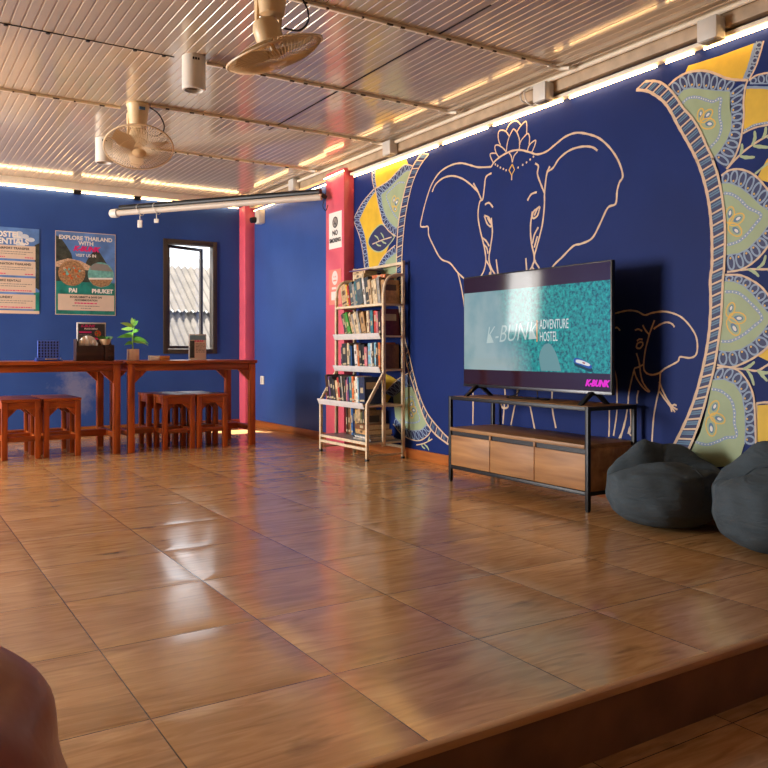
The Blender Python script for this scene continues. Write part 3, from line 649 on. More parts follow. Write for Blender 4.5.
M_fan = mat('aged_ivory_plastic', '#d9bd92', 0.4, 0, 0.06); M_fanc = mat('ivory_wire', '#dcc5a2', 0.45, 0, 0.05); M_blade = mat('ivory_blade', '#d2bb98', 0.35, 0, 0.05)
def fan(x, y, lb, aim, drop, hang):
    t = thing('orbit_fan', lb, 'fan', (x, y, ZC), 0, 'orbiting ceiling fans')
    b = B(); b.lathe([(0.075, 0), (0.078, -0.012), (0.07, -0.03), (0.062, -0.10), (0.055, -0.155), (0.03, -0.165)], 24); mt = b.build('mount', M_fan, t)
    b = B(); b.box(-0.012, 0.028, -0.0765, -0.07, -0.055, -0.035, 0.002); b.build('badge', mat('fan_badge_blue', '#4a6d93', 0.5), mt)
    # yoke arms hold the motor
    for s in (-1, 1): b = B(); b.prism([(0.0, 0.0), (0.04, 0.0), (0.03, -0.12), (0.012, -0.15)], 0.014, Matrix.Translation((0.055 * s - 0.007, 0.02, -0.06)) @ Matrix.Rotation(R(90), 4, 'Z') @ Matrix.Rotation(R(90), 4, 'X')); b.build('yoke', M_fan, t)
    ax = Vector(aim).normalized(); Q = ax.to_track_quat('Z', 'Y').to_matrix().to_4x4(); hub = Vector(hang)
    Mx = Matrix.Translation(hub) @ Q
    b = B(); b.lathe([(0.02, -0.15), (0.05, -0.14), (0.062, -0.11), (0.062, -0.05), (0.05, -0.03), (0.02, -0.028)], 24, Mx); b.build('motor', M_fan, t)
    b = B(); b.lathe([(0.012, -0.04), (0.012, 0.0), (0.036, 0.0), (0.034, 0.025), (0.0, 0.034)], 20, Mx); b.build('hub', M_fan, t)
    RC = 0.225
    for k in range(3):
        a0 = 2 * PI * k / 3 + 0.4; vs = []; fs = []
        for i in range(8):
            r = 0.03 + (RC - 0.055) * i / 7; wv = 0.22 + 0.42 * math.sin(PI * min(1, i / 7 + 0.18))
            for j in range(5):
                u = (j / 4 - 0.5); a = a0 + u * 2 * wv * (0.75 if i else 0.5); vs.append((r * math.cos(a), r * math.sin(a), 0.012 + 0.035 * u + 0.006 * math.sin(PI * i / 7)))
        for i in range(7):
            for j in range(4): q = i * 5 + j; fs.append((q, q + 1, q + 6, q + 5))
        nv = len(vs); vs2 = [(p[0], p[1], p[2] - 0.002) for p in vs]
        b = B(); b.add(vs, fs, Mx); b.add(vs2, [f[::-1] for f in fs], Mx); b.build('blade', M_blade, t)
    # wire guard, front and back
    b = B(); NW = 72
    for k in range(NW):
        a = 2 * PI * k / NW
        for sgn, z0 in ((1, 0.055), (-1, -0.035)):
            pts = []
            for i in range(6):
                r = 0.045 + (RC - 0.045) * i / 5; z = z0 * (1 - (i / 5) ** 3) + 0.01 * (i / 5)
                aa = a + 0.25 * i / 5; pts.append((r * math.cos(aa), r * math.sin(aa), z))
            b.tube(pts, 0.0019, 4, False, False, Mx)
    for r, z, wr in ((RC, 0.01, 0.0055), (0.13, 0.05, 0.0014), (0.13, -0.03, 0.0014)):
        b.tube([(r * math.cos(2 * PI * k / 40), r * math.sin(2 * PI * k / 40), z) for k in range(40)], wr, 6, True, True, Mx)
    cg = b.build('guard', M_fanc, t)
    b = B(); b.lathe([(0.0, 0.062), (0.04, 0.058), (0.048, 0.052), (0.0, 0.050)][::-1], 24, Mx); b.build('guard_cap', M_fan, cg)
    b = B(); b.tube(spl([(0.07, -0.03, -0.02), (0.13, -0.04, -0.06), (0.17, -0.03, -0.14), (0.13, -0.02, -0.2), (0.06, 0, -0.2)], 6), 0.0045, 6); b.build('cord', M_black, t)
    return t
fan(1.485, 5.476, 'ivory orbit fan with wire guard on the ceiling nearer the back wall', (-0.12, -0.50, -1), 0, (0, -0.02, -0.29))
fan(1.50, 3.33, 'ivory orbit fan on the ceiling cut by the top of the photo', (0.38, -0.02, -1), 0, (0.01, 0.0, -0.315))

# ------------------------------------------------------------------ posters and signs
def pm(n, c, **k): return mat('print_' + n, c, 0.45, 0, k.get('var', 0.1), k.get('vs', 20))
PR = [pm('sky', '#5b83c0', var=0.3, vs=7), pm('cream', '#d9c2ad', var=0.02), pm('ink', '#39363c', var=0), pm('magenta', '#d92370', var=0), pm('white', '#ece6de', var=0), pm('sea', '#1f7f74', var=0.35, vs=14),
      pm('rock', '#3c4038', var=0.5, vs=25), pm('sand', '#a07a56', var=0.5, vs=60), pm('beach', '#c9a98c', var=0.5, vs=70), pm('orange', '#c8602c', var=0.4, vs=90), pm('pool', '#6fb0a8', var=0.3, vs=40), pm('cloud', '#c9d3e0', var=0.05), pm('grey', '#8b8580', var=0.05)]
SKY, CREAM, INK, MAG, WHT, SEA, ROCK, SAND, BEACH, ORG, POOL, CLOUD, GRY = range(13)
random.seed(3)
def quad(b, fr, u0, u1, v0, v1, d, c): b.mi = c; b.poly([(u0, v0, d), (u1, v0, d), (u1, v1, d), (u0, v1, d)], fr)
def disc(b, fr, u, v, r, d, c, sy=1.0):
    b.mi = c; b.poly([(u + r * math.cos(2 * PI * k / 28), v + sy * r * math.sin(2 * PI * k / 28), d) for k in range(28)], fr)
def shape(b, fr, P, d, c): b.mi = c; b.poly([(p[0], p[1], d) for p in P], fr)
def textline(b, fr, u0, u1, v, h, d, c, seed):
    """a row of tiny word marks for print too small to read in the photo"""
    rnd = random.Random(seed); u = u0; b.mi = c
    while u < u1 - 0.004:
        l = min(rnd.uniform(0.008, 0.03), u1 - u); b.poly([(u, v - h / 2, d), (u + l, v - h / 2, d), (u + l, v + h / 2, d), (u, v + h / 2, d)], fr); u += l + 0.005
# essentials poster
fr = frame_back(0, YB - 0.0012, 0); X0, X1, Z0, Z1 = 0.73, 1.33, 1.19, 2.015
b = B(); b.mi = CREAM; b.box(X0, X1, YB - 0.0035, YB - 0.0008, Z0, Z1)
quad(b, fr, X0, X1, Z0 + 0.03, Z1, 0.003, SKY)
for k in range(9): disc(b, fr, random.uniform(X1 - 0.22, X1 - 0.05), random.uniform(Z1 - 0.16, Z1 - 0.05), random.uniform(0.02, 0.045), 0.0031 + 0.00002 * k, CLOUD, 0.6)
shape(b, fr, [(X1, 1.88), (X1 - 0.04, 1.86), (X1 - 0.055, 1.80), (X1 - 0.03, 1.62), (X1 - 0.04, 1.45), (X1, 1.42)], 0.0034, ROCK)
shape(b, fr, [(X1, 1.40), (X1 - 0.05, 1.40), (X1 - 0.05, Z0 + 0.03), (X1, Z0 + 0.03)], 0.0034, SEA)
b.mi = WHT; write(b, fr, 'HOSTEL', 0.074, 1.16, 1.945, 0.004, 'RIGHT', bold=0.003); write(b, fr, 'ESSENTIALS', 0.074, 1.235, 1.880, 0.004, 'RIGHT', bold=0.003)
for i, (nm, z1_, z0_) in enumerate((('AIRPORT TRANSFER', 1.845, 1.715), ('DESTINATION THAILAND', 1.695, 1.555), ('BIKE RENTALS', 1.535, 1.395), ('LAUNDRY', 1.375, 1.235))):
    quad(b, fr, X0 + 0.03, X1 - 0.035, z0_, z1_, 0.0036, CREAM)
    b.mi = INK; write(b, fr, nm, 0.030, (1.24, 1.257, 1.165, 1.09)[i], z1_ - 0.03, 0.004, 'RIGHT', bold=0.0008)
    for j in range(2): textline(b, fr, X0 + 0.06, X1 - 0.06 - 0.06 * j, z1_ - 0.062 - 0.02 * j, 0.007, 0.004, GRY, i * 7 + j)
    textline(b, fr, X0 + 0.06, X1 - (0.07 if i > 1 else 0.3), z0_ + 0.016, 0.009, 0.004, MAG, i + 50)
    if i < 2: textline(b, fr, X1 - 0.13, X1 - 0.055, z0_ + 0.016, 0.009, 0.004, MAG, i + 60)
tag(b.build('poster', PR), 'poster of hostel essentials with four cream text boxes, left edge off frame', 'poster', 'posters on the back wall')
# travel poster
X0, X1, Z0, Z1 = 1.476, 2.055, 1.19, 2.018; XM = (X0 + X1) / 2
b = B(); b.mi = CREAM; b.box(X0, X1, YB - 0.0035, YB - 0.0008, Z0, Z1)
e = 0.006
quad(b, fr, X0 + e, X1 - e, 1.52, Z1 - e, 0.003, SKY); quad(b, fr, X0 + e, X1 - e, Z0 + e, 1.52, 0.003, SEA)
shape(b, fr, [(X0 + e, 1.97), (X0 + 0.05, 1.95), (X0 + 0.10, 1.88), (X0 + 0.15, 1.80), (X0 + 0.17, 1.70), (X0 + 0.2, 1.52), (X0 + e, 1.52)], 0.0032, ROCK)
shape(b, fr, [(XM - 0.04, 1.52), (XM, 1.72), (XM + 0.04, 1.80), (XM + 0.11, 1.86), (XM + 0.15, 1.80), (XM + 0.2, 1.72), (XM + 0.24, 1.60), (XM + 0.25, 1.52)], 0.0032, ROCK)
shape(b, fr, [(X0 + e, 1.71), (X0 + 0.12, 1.75), (X0 + 0.24, 1.73), (XM + 0.05, 1.68), (XM + 0.02, 1.64), (X0 + e, 1.66)], 0.0034, BEACH)
disc(b, fr, X0 + 0.155, 1.605, 0.128, 0.0036, SAND); disc(b, fr, X1 - 0.145, 1.60, 0.128, 0.0036, POOL)
rnd = random.Random(8)
for k in range(34):
    a = rnd.uniform(0, 2 * PI); r = 0.11 * math.sqrt(rnd.random()); disc(b, fr, X0 + 0.155 + r * math.cos(a), 1.60 + r * math.sin(a) * 0.7, rnd.uniform(0.006, 0.014), 0.0037 + 0.00001 * k, rnd.choice([ORG, BEACH, INK, POOL, SAND, ORG]))
shape(b, fr, [(X1 - 0.245, 1.68), (X1 - 0.20, 1.715), (X1 - 0.08, 1.705), (X1 - 0.03, 1.64), (X1 - 0.25, 1.645)], 0.0038, GRY)
shape(b, fr, [(X1 - 0.265, 1.565), (X1 - 0.03, 1.575), (X1 - 0.03, 1.558), (X1 - 0.262, 1.548)], 0.0038, WHT)
shape(b, fr, [(X1 - 0.262, 1.548), (X1 - 0.03, 1.558), (X1 - 0.07, 1.495), (X1 - 0.145, 1.473), (X1 - 0.22, 1.495)], 0.0038, SAND)
b.mi = WHT; write(b, fr, 'EXPLORE THAILAND', 0.055, XM, 1.955, 0.0045, bold=0.002); write(b, fr, 'WITH', 0.055, XM, 1.905, 0.0045, bold=0.002)
b.mi = MAG; write(b, fr, 'K-BUNK', 0.066, XM, 1.850, 0.0046, bold=0.004, shear=0.35)
b.mi = WHT; write(b, fr, 'VISIT US IN', 0.04, XM, 1.785, 0.0045, bold=0.001); write(b, fr, 'PAI', 0.056, X0 + 0.165, 1.432, 0.0045, bold=0.003); write(b, fr, 'PHUKET', 0.056, X1 - 0.13, 1.432, 0.0045, bold=0.003)
quad(b, fr, X0 + 0.025, X1 - 0.015, 1.235, 1.395, 0.0042, CREAM)
b.mi = INK; write(b, fr, 'BOOK DIRECT & SAVE ON', 0.026, XM, 1.368, 0.0048, bold=0.001); write(b, fr, 'ACCOMMODATION', 0.024, XM, 1.338, 0.0048, bold=0.0008)
textline(b, fr, XM - 0.11, XM + 0.11, 1.308, 0.012, 0.0048, MAG, 5); textline(b, fr, XM - 0.13, XM + 0.13, 1.28, 0.008, 0.0048, GRY, 6); textline(b, fr, XM - 0.05, XM + 0.05, 1.257, 0.008, 0.0048, GRY, 7)
tag(b.build('poster', PR), 'travel poster with two round photos and sea cliffs, left of the window', 'poster', 'posters on the back wall')
# signs on the pillar
XP = 3.41; fr = frame_right(XP - 0.001, 0, 0)
yc = -6.22
b = B(); b.mi = WHT; b.box(XP - 0.0025, XP, 6.22 - 0.115, 6.22 + 0.115, 1.735, 2.055)
b.mi = INK; disc(b, fr, yc, 1.965, 0.05, 0.003, INK); disc(b, fr, yc, 1.965, 0.039, 0.0032, GRY); quad(b, fr, yc - 0.025, yc + 0.02, 1.948, 1.958, 0.0034, INK)
shape(b, fr, [(yc - 0.03, 1.98), (yc - 0.024, 1.986), (yc + 0.03, 1.93), (yc + 0.024, 1.924)], 0.0036, INK)
b.mi = INK; write(b, fr, 'NO', 0.062, yc, 1.87, 0.004, bold=0.002); write(b, fr, 'SMOKING', 0.05, yc, 1.805, 0.004, bold=0.002, sx=0.92)
tag(b.build('sign', PR), 'white no smoking sign on the pink pillar', 'sign')
M_sal = pm('salmon', '#e08372', var=0.05); M_pale = pm('pale_pink', '#eed6cf', var=0.03)
b = B(); b.box(XP - 0.0025, XP, 6.225 - 0.11, 6.225 + 0.11, 1.24, 1.55)
yc = -6.225; disc(b, fr, yc, 1.475, 0.052, 0.003, 1, 1.2); disc(b, fr, yc - 0.015, 1.485, 0.008, 0.0033, 0); disc(b, fr, yc + 0.015, 1.485, 0.008, 0.0033, 0); quad(b, fr, yc - 0.03, yc + 0.03, 1.445, 1.458, 0.0033, 0)
quad(b, fr, yc - 0.055, yc + 0.03, 1.375, 1.395, 0.003, 1); quad(b, fr, yc - 0.065, yc + 0.065, 1.280, 1.355, 0.003, 1)
tag(b.build('sign', [M_sal, M_pale]), 'salmon notice with a pale face symbol low on the pink pillar', 'sign')

# ------------------------------------------------------------------ dining tables and stools
M_red = wood('red_stained_wood', '#74300f', '#bd5a1f', 'Z', 2.2, 0.32, 9); M_redx = wood('red_stained_wood_top', '#75320f', '#bb5c22', 'X', 1.5, 0.3, 12)
def table(lb, x, y):
    t = thing('dining_table', lb, 'table', (x, y, 0), 0, 'red wooden tables along the back wall')
    Lx, Ly = 1.134, 0.66; lw = 0.054
    b = B()
    for k in range(5): y0 = -Ly / 2 + Ly * k / 5; b.box(-Lx / 2, Lx / 2, y0 + 0.001, y0 + Ly / 5 - 0.001, 0.725, 0.752, 0.003)
    b.build('tabletop', M_redx, t)
    hx, hy = Lx / 2 - 0.012 - lw / 2, Ly / 2 - 0.015 - lw / 2
    for sx in (-1, 1):
        for sy in (-1, 1):
            b = B(); b.box(sx * hx - lw / 2, sx * hx + lw / 2, sy * hy - lw / 2, sy * hy + lw / 2, 0, 0.725, 0.004); b.build('leg', M_red, t)
            b = B(); b.prism([(0, 0), (0.10, 0), (0.0, -0.10)] if sx < 0 else [(0, 0), (0, -0.10), (-0.10, 0)], 0.035, Matrix.Translation((sx * (hx - lw / 2), sy * hy + 0.0175, 0.668)) @ Matrix.Rotation(R(90), 4, 'X')); b.build('bracket', M_red, t)
    for sy in (-1, 1): b = B(); b.box(-hx + lw / 2, hx - lw / 2, sy * hy - 0.014, sy * hy + 0.014, 0.668, 0.725, 0.003); b.build('apron', M_redx, t)
    for sx in (-1, 1):
        b = B(); b.box(sx * hx - 0.014, sx * hx + 0.014, -hy + lw / 2, hy - lw / 2, 0.668, 0.725, 0.003); b.build('apron', M_red, t)
        b = B(); b.box(sx * hx - 0.02, sx * hx + 0.02, -hy + lw / 2, hy - lw / 2, 0.13, 0.175, 0.003); b.build('stretcher', M_red, t)
    b = B(); b.box(-hx + 0.02, hx - 0.02, -0.02, 0.02, 0.125, 0.18, 0.003); b.build('stretcher', M_redx, t)
    return t
t1 = table('red-stained wooden table under the posters, its left end off frame', 1.106, 6.95)
dup(t1, (2.276, 6.95, 0), 'red-stained wooden table in front of the window beside the pink pillar')
def stool():
    t = thing('wooden_stool', 'red-brown wooden stool at the left edge, front row under posters', 'stool', (0.93, 6.82, 0), 0, 'square wooden stools tucked under the tables')
    W = 0.285; lw = 0.042; h = W / 2 - lw / 2 - 0.004
    b = B()
    for k in range(3): y0 = -W / 2 + W * k / 3; b.box(-W / 2, W / 2, y0 + 0.0008, y0 + W / 3 - 0.0008, 0.44, 0.462, 0.003)
    b.build('seat', M_redx, t)
    for sx in (-1, 1):
        for sy in (-1, 1):
            b = B(); b.box(sx * h - lw / 2, sx * h + lw / 2, sy * h - lw / 2, sy * h + lw / 2, 0, 0.44, 0.003); b.build('leg', M_red, t)
    for sy in (-1, 1):
        b = B(); b.box(-h + lw / 2, h - lw / 2, sy * h - 0.012, sy * h + 0.012, 0.385, 0.44, 0.003); b.build('apron', M_redx, t)
        b = B(); b.box(-h + lw / 2, h - lw / 2, sy * h - 0.012, sy * h + 0.012, 0.135, 0.175, 0.003); b.build('stretcher', M_redx, t)
        for sx in (-1, 1):
            b = B(); b.prism([(0, 0), (0.065, 0), (0.0, -0.065)] if sx < 0 else [(0, 0), (0, -0.065), (-0.065, 0)], 0.024, Matrix.Translation((sx * (h - lw / 2), sy * h + 0.012, 0.385)) @ Matrix.Rotation(R(90), 4, 'X')); b.build('bracket', M_red, t)
    for sx in (-1, 1):
        b = B(); b.box(sx * h - 0.012, sx * h + 0.012, -h + lw / 2, h - lw / 2, 0.385, 0.44, 0.003); b.build('apron', M_red, t)
        b = B(); b.box(sx * h - 0.012, sx * h + 0.012, -h + lw / 2, h - lw / 2, 0.135, 0.175, 0.003); b.build('stretcher', M_red, t)
    return t
s0 = stool()
for x, y, rz, lb in ((1.228, 6.83, 0, 'red-brown wooden stool under the posters table, front row nearest its leg'),
                     (0.93, 7.125, 0, 'red-brown wooden stool in the rear row directly behind the leftmost stool'), (1.225, 7.13, 0, 'red-brown wooden stool in the rear row below the game board'),
                     (2.155, 6.81, 0, 'red-brown wooden stool under window table, front row, standing farther left'), (2.447, 6.805, 0, 'red-brown wooden stool under window table, front row, beside the sunlit patch'),
                     (2.11, 7.12, 0, 'red-brown wooden stool under the window table, rear row below the plant'), (2.405, 7.10, 0, 'red-brown wooden stool in the rear row below the upright menu stand')):
    dup(s0, (x, y, 0), lb, rz)

# ------------------------------------------------------------------ things on the tables
ZT = 0.752
# connecting game
M_gb = mat('game_blue', '#26398c', 0.4, 0, 0.05)
t = thing('board_game', 'blue upright four-in-a-row game standing on the table below the posters', 'game', (1.142, 6.80, ZT))
b = B(); gw, gh = 0.155, 0.135; nx, nz = 7, 6
for i in range(nx + 1): x = -gw / 2 + gw * i / nx; b.box(x - 0.0035, x + 0.0035, -0.008, 0.008, 0.025, 0.025 + gh)
for k in range(nz + 1): z = 0.025 + gh * k / nz; b.box(-gw / 2, gw / 2, -0.0075, 0.0075, z - 0.0035, z + 0.0035)
b.mi = 1; b.box(-gw / 2, gw / 2, 0.003, 0.006, 0.025, 0.025 + gh)
b.build('grid', [mat('game_blue_light', '#5c79e0', 0.4, 0, 0.05), mat('game_cell_navy', '#1a2866', 0.5)], t)
for s in (-1, 1):
    b = B(); b.prism([(-0.07, 0), (0.07, 0), (0.05, 0.014), (0.012, 0.028), (-0.012, 0.028), (-0.05, 0.014)], 0.012, Matrix.Translation((s * (gw / 2 + 0.012) - 0.006, 0, 0)) @ Matrix.Rotation(R(90), 4, 'Z') @ Matrix.Rotation(R(90), 4, 'X')); b.build('foot', M_gb, t)
b = B(); b.box(-gw / 2 - 0.02, gw / 2 + 0.02, -0.06, 0.03, 0, 0.014, 0.004); b.build('tray', M_gb, t)
b = B()
for k in range(6): b.lathe([(0.011, 0), (0.011, 0.005), (0, 0.006)], 12, Matrix.Translation((-0.02 + 0.014 * k, -0.035, 0.014 )))
b.build('token', mat('game_yellow', '#d7a12e', 0.4), t)
# dark wooden organiser with tissues
M_org = wood('dark_walnut', '#2a1710', '#46271a', 'X', 3, 0.4)
t = thing('tissue_box', 'dark brown wooden tissue box organiser with small drawers on the table', 'tissue box', (1.48, 6.79, ZT)); t.scale = (1.23, 1.0, 1.4)
b = B(); b.box(-0.11, 0.062, -0.055, 0.055, 0, 0.088, 0.003); b.box(-0.11, 0.125, 0.045, 0.055, 0, 0.115, 0.002); b.box(-0.115, -0.108, -0.055, 0.055, 0, 0.125, 0.002); b.box(0.064, 0.128, -0.05, 0.055, 0, 0.093, 0.003); b.build('body', M_org, t)
for k in range(2):
    b = B(); b.box(0.068, 0.124, -0.0555, -0.05, 0.005 + 0.044 * k, 0.044 + 0.044 * k, 0.0015); d = b.build('drawer', M_org, t)
    b = B(); b.tube([(0.09, -0.06, 0.026 + 0.044 * k), (0.102, -0.06, 0.026 + 0.044 * k)], 0.004, 8); b.build('pull', M_alu, d)
b = B(); rnd = random.Random(4)
vs = []; fs = []
for i in range(13):
    u = -0.092 + 0.115 * i / 12; h = 0.052 * (1 - abs((i - 6) / 7) ** 2.6) + 0.004
    for j, (y, z) in enumerate(((-0.02, 0.086), (-0.03 + 0.012 * math.sin(i * 1.9), 0.088 + h * 0.6), (-0.008 + 0.008 * math.sin(i * 2.3), 0.090 + h), (0.02 + 0.01 * math.cos(i * 1.7), 0.088 + h * 0.7), (0.02, 0.086))): vs.append((u, y, z))
for i in range(12):
    for j in range(4): q = i * 5 + j; fs.append((q, q + 5, q + 6, q + 1))
b.add(vs, fs); b.build('tissue', mat('tissue_paper', '#f0e8e2', 0.9, 0, 0.05), t, angle=60)
def stand(name, lb, x, y, w_, h_, mats, draw, rz=0):
    t = thing(name, lb, 'menu stand', (x, y, ZT), rz)
    b = B(); b.box(-w_ / 2, w_ / 2, -0.003, 0.003, 0.004, h_, 0.002); b.box(-w_ / 2, w_ / 2, -0.03, 0.03, 0, 0.005, 0.002); b.box(-w_ / 2 - 0.004, w_ / 2 + 0.004, 0.003, 0.012, 0.004, h_ + 0.006, 0.002); b.build('holder', mat('acrylic_edge', '#c9c7c6', 0.2, 0, 0.02), t)
    b = B(); fr = Matrix(((1, 0, 0, 0), (0, 0, -1, -0.0035), (0, 1, 0, 0), (0, 0, 0, 1))); draw(b, fr, w_, h_); b.build('menu_card', mats, t)
    return t
def menu1(b, fr, w_, h_):
    quad(b, fr, -w_ / 2 + .006, w_ / 2 - .006, 0.01, h_ - 0.006, 0.0005, 0)
    b.mi = 1; write(b, fr, 'K-BUNK', 0.03, -0.03, h_ - 0.025, 0.001, bold=0.001, shear=0.3); quad(b, fr, -w_ / 2 + .015, 0.0, h_ - 0.082, h_ - 0.068, 0.001, 1); quad(b, fr, 0.02, w_ / 2 - .012, h_ - 0.135, h_ - 0.12, 0.001, 1)
    b.mi = 2; write(b, fr, 'FOOD MENU', 0.018, -0.005, h_ - 0.048, 0.001, bold=0.0008)
    disc(b, fr, 0.05, h_ - 0.085, 0.026, 0.001, 3)
    for k, (a, c) in enumerate(((0, 4), (1.6, 4), (2.7, 5), (4, 4), (5.2, 5))): disc(b, fr, 0.05 + 0.014 * math.cos(a), h_ - 0.085 + 0.014 * math.sin(a), 0.007, 0.0012 + k * 0.00003, c)
    for k in range(5): textline(b, fr, -w_ / 2 + .015, 0.005, h_ - 0.095 - 0.012 * k, 0.004, 0.001, 6, k)
stand('menu_stand', 'black food menu in a clear stand behind the tissue box', 1.495, 6.92, 0.225, 0.31, [PR[INK], PR[MAG], PR[WHT], PR[ORG], pm('tomato', '#c93a22'), pm('herb', '#4f7a2c'), PR[GRY]], menu1)
def menu2(b, fr, w_, h_):
    quad(b, fr, -w_ / 2 + .004, w_ / 2 - .004, 0.006, h_ - 0.03, 0.0005, 0); quad(b, fr, -w_ / 2 + .004, w_ / 2 - .004, h_ - 0.045, h_ - 0.004, 0.0006, 3)
    quad(b, fr, -w_ / 2 + .004, -w_ / 2 + .045, 0.02, h_ - 0.05, 0.0007, 4)
    b.mi = 1; write(b, fr, 'K-BUNK', 0.022, 0.01, h_ - 0.055, 0.001, bold=0.001, shear=0.3)
    for k in range(7): textline(b, fr, -0.02, w_ / 2 - .012, h_ - 0.078 - 0.012 * k, 0.004, 0.001, 2, k + 20)
stand('menu_stand', 'small printed card in a clear stand before the window', 2.36, 6.80, 0.15, 0.22, [PR[CREAM], PR[MAG], PR[INK], pm('teal_card', '#6f93a5'), PR[ROCK]], menu2)
# plants
M_lf = mat('leaf_green', '#63b445', 0.45, 0, 0.25, 30); M_lf2 = mat('leaf_light', '#a4dd6c', 0.45, 0, 0.2, 30); M_suc = mat('succulent_green', '#3f7a36', 0.5, 0, 0.3, 60)
def leaf(b, base, d, L, w_, droop):
    d = Vector(d).normalized(); side = d.cross(Vector((-0.25, -0.75, 0.6))).normalized(); vs = []; fs = []; n = 8
    for i in range(n + 1):
        s = i / n; p = Vector(base) + d * L * s + Vector((0, 0, -droop * s * s)); ww = w_ * math.sin(PI * (0.04 + 0.96 * s) ** 0.75) * (1 if i < n else 0)
        vs += [tuple(p + side * ww), tuple(p + Vector((0, 0, -0.12 * ww))), tuple(p - side * ww)]
    for i in range(n):
        for j in range(2): q = 3 * i + j; fs.append((q, q + 1, q + 4, q + 3))
    b.add(vs, fs)
t = thing('potted_plant', 'leafy green plant in a pale square wooden pot on the table', 'plant', (1.803, 6.80, ZT)); t.scale = (1.2, 1.2, 1.2)
M_pot = wood('pale_pot_wood', '#dcb594', '#f2d4ba', 'Z', 3, 0.5)
b = B(); b.box(-0.034, 0.034, -0.034, 0.034, 0, 0.08, 0.003); b.build('pot', M_pot, t)
b = B(); b.box(-0.029, 0.029, -0.029, 0.029, 0.0795, 0.0815); b.build('soil', mat('soil', '#2a1d14', 0.9), t)
b = B(); b.tube(spl([(0, 0, 0.08), (-0.004, 0, 0.14), (0.002, 0, 0.2), (0.012, 0, 0.255)], 5), [0.005] * 15 + [0.003], 8) if False else b.tube(spl([(0, 0, 0.08), (-0.004, 0, 0.14), (0.002, 0, 0.2), (0.012, 0, 0.255)], 5), 0.0045, 8); b.build('stem', M_lf2, t)
b = B()
for z, az, el, L, w_, dr, c in ((0.235, 180, 0.5, 0.10, 0.017, 0.02, 1), (0.24, 60, 1.2, 0.07, 0.016, 0.0, 0), (0.22, 150, 0.1, 0.085, 0.017, 0.01, 1), (0.17, 185, 0.15, 0.115, 0.018, 0.03, 0), (0.16, 10, 0.1, 0.10, 0.018, 0.03, 0), (0.15, -40, 0.2, 0.12, 0.018, 0.06, 0),
                               (0.12, 200, 0.35, 0.075, 0.016, 0.04, 0), (0.13, -10, 0.3, 0.11, 0.018, 0.06, 1), (0.2, -70, 0.5, 0.07, 0.017, 0.03, 0), (0.19, 30, 0.8, 0.08, 0.016, 0.02, 0), (0.25, 90, 1.6, 0.06, 0.014, 0.0, 1), (0.24, -20, 1.4, 0.06, 0.014, 0.01, 0), (0.18, 120, 0.4, 0.09, 0.017, 0.03, 0)):
    b.mi = c; a = R(az); leaf(b, (0.0, 0, z), (math.cos(a), math.sin(a), el), L, w_ * 1.0, dr)
b.build('foliage', [M_lf, M_lf2], t)
t = thing('potted_succulent', 'small round succulent in a beige bowl on the tissue box', 'plant', (1.575, 6.79, ZT + 0.1305))
b = B(); b.lathe([(0.030, 0), (0.036, 0.012), (0.046, 0.04), (0.047, 0.046), (0.041, 0.046), (0.036, 0.035)], 24); b.build('pot', mat('beige_ceramic', '#cdb797', 0.5), t)
b = B(); b.lathe([(0.0, 0.039), (0.037, 0.038)][::-1], 20); rnd = random.Random(2)
for k in range(60):
    a = rnd.uniform(0, 2 * PI); r = 0.038 * math.sqrt(rnd.random()); leaf(b, (r * math.cos(a), r * math.sin(a), 0.04), (math.cos(a) * (0.4 + r * 15), math.sin(a) * (0.4 + r * 15), 1.1), rnd.uniform(0.034, 0.048), 0.008, 0.006)
b.build('foliage', M_suc, t)
# wooden box with white sleeve
b = B(); b.box(0.0, 0.085, -0.03, 0.03, 0, 0.038, 0.003); b.mi = 1; b.box(-0.085, -0.0005, -0.03, 0.03, 0, 0.04, 0.003)
o = b.build('game_box', [wood('box_wood', '#b06a30', '#cf8a46', 'X', 3, 0.45), mat('box_white', '#eee6da', 0.6)]); o.location = (2.02, 6.80, ZT); tag(o, 'flat wooden game box with a white half beside the plant', 'box')

# ------------------------------------------------------------------ metal book shelf
M_rack = mat('ivory_rack_paint', '#d9c5a6', 0.45, 0.0, 0.16, 22); M_lip = mat('white_shelf_lip', '#d3d0d0', 0.4, 0, 0.06, 30); M_wire = mat('zinc_shelf', '#8f8f90', 0.4, 0.4, 0.15)
SY0, SY1 = 5.22, 5.97; XF, XM_, XR = 3.135, 3.283, 3.46
rk = thing('bookshelf', 'tall ivory metal book rack crammed with books against the mural wall', 'bookshelf', (0, 0, 0))
q = 0.024
for y in (SY0, SY1):
    b = B(); b.bar((XF, y, 0.012), (XF, y, 0.43), q, 0.003); b.bar((XF, y, 0.425), (XM_, y, 0.665), q * 0.9, 0.003); b.build('front_post', M_rack, rk)
    b = B(); b.bar((XM_, y, 0.10), (XM_, y, 1.28), q, 0.003)
    b.tube(spl([(XM_, y, 1.27), (XM_ + 0.008, y, 1.34), (XM_ + 0.04, y, 1.395), (XM_ + 0.1, y, 1.42), (XR, y, 1.424)], 6), 0.012, 8); b.build('middle_post', M_rack, rk)
    b = B(); b.bar((XR, y, 0.012), (XR, y, 1.535), q, 0.003); b.build('rear_post', M_rack, rk)
    for z in (0.035, 0.128, 0.41, 0.685, 0.945, 1.19):
        b = B(); b.box(XM_ if z > 0.5 else XF, XR, y - 0.007, y + 0.007, z - 0.007, z + 0.007, 0.002); b.build('side_rail', M_rack, rk)
    for x in (XF, XR):
        b = B(); b.lathe([(0.016, 0), (0.016, 0.012)], 12, Matrix.Translation((x, y, 0))); b.build('foot', M_black, rk)
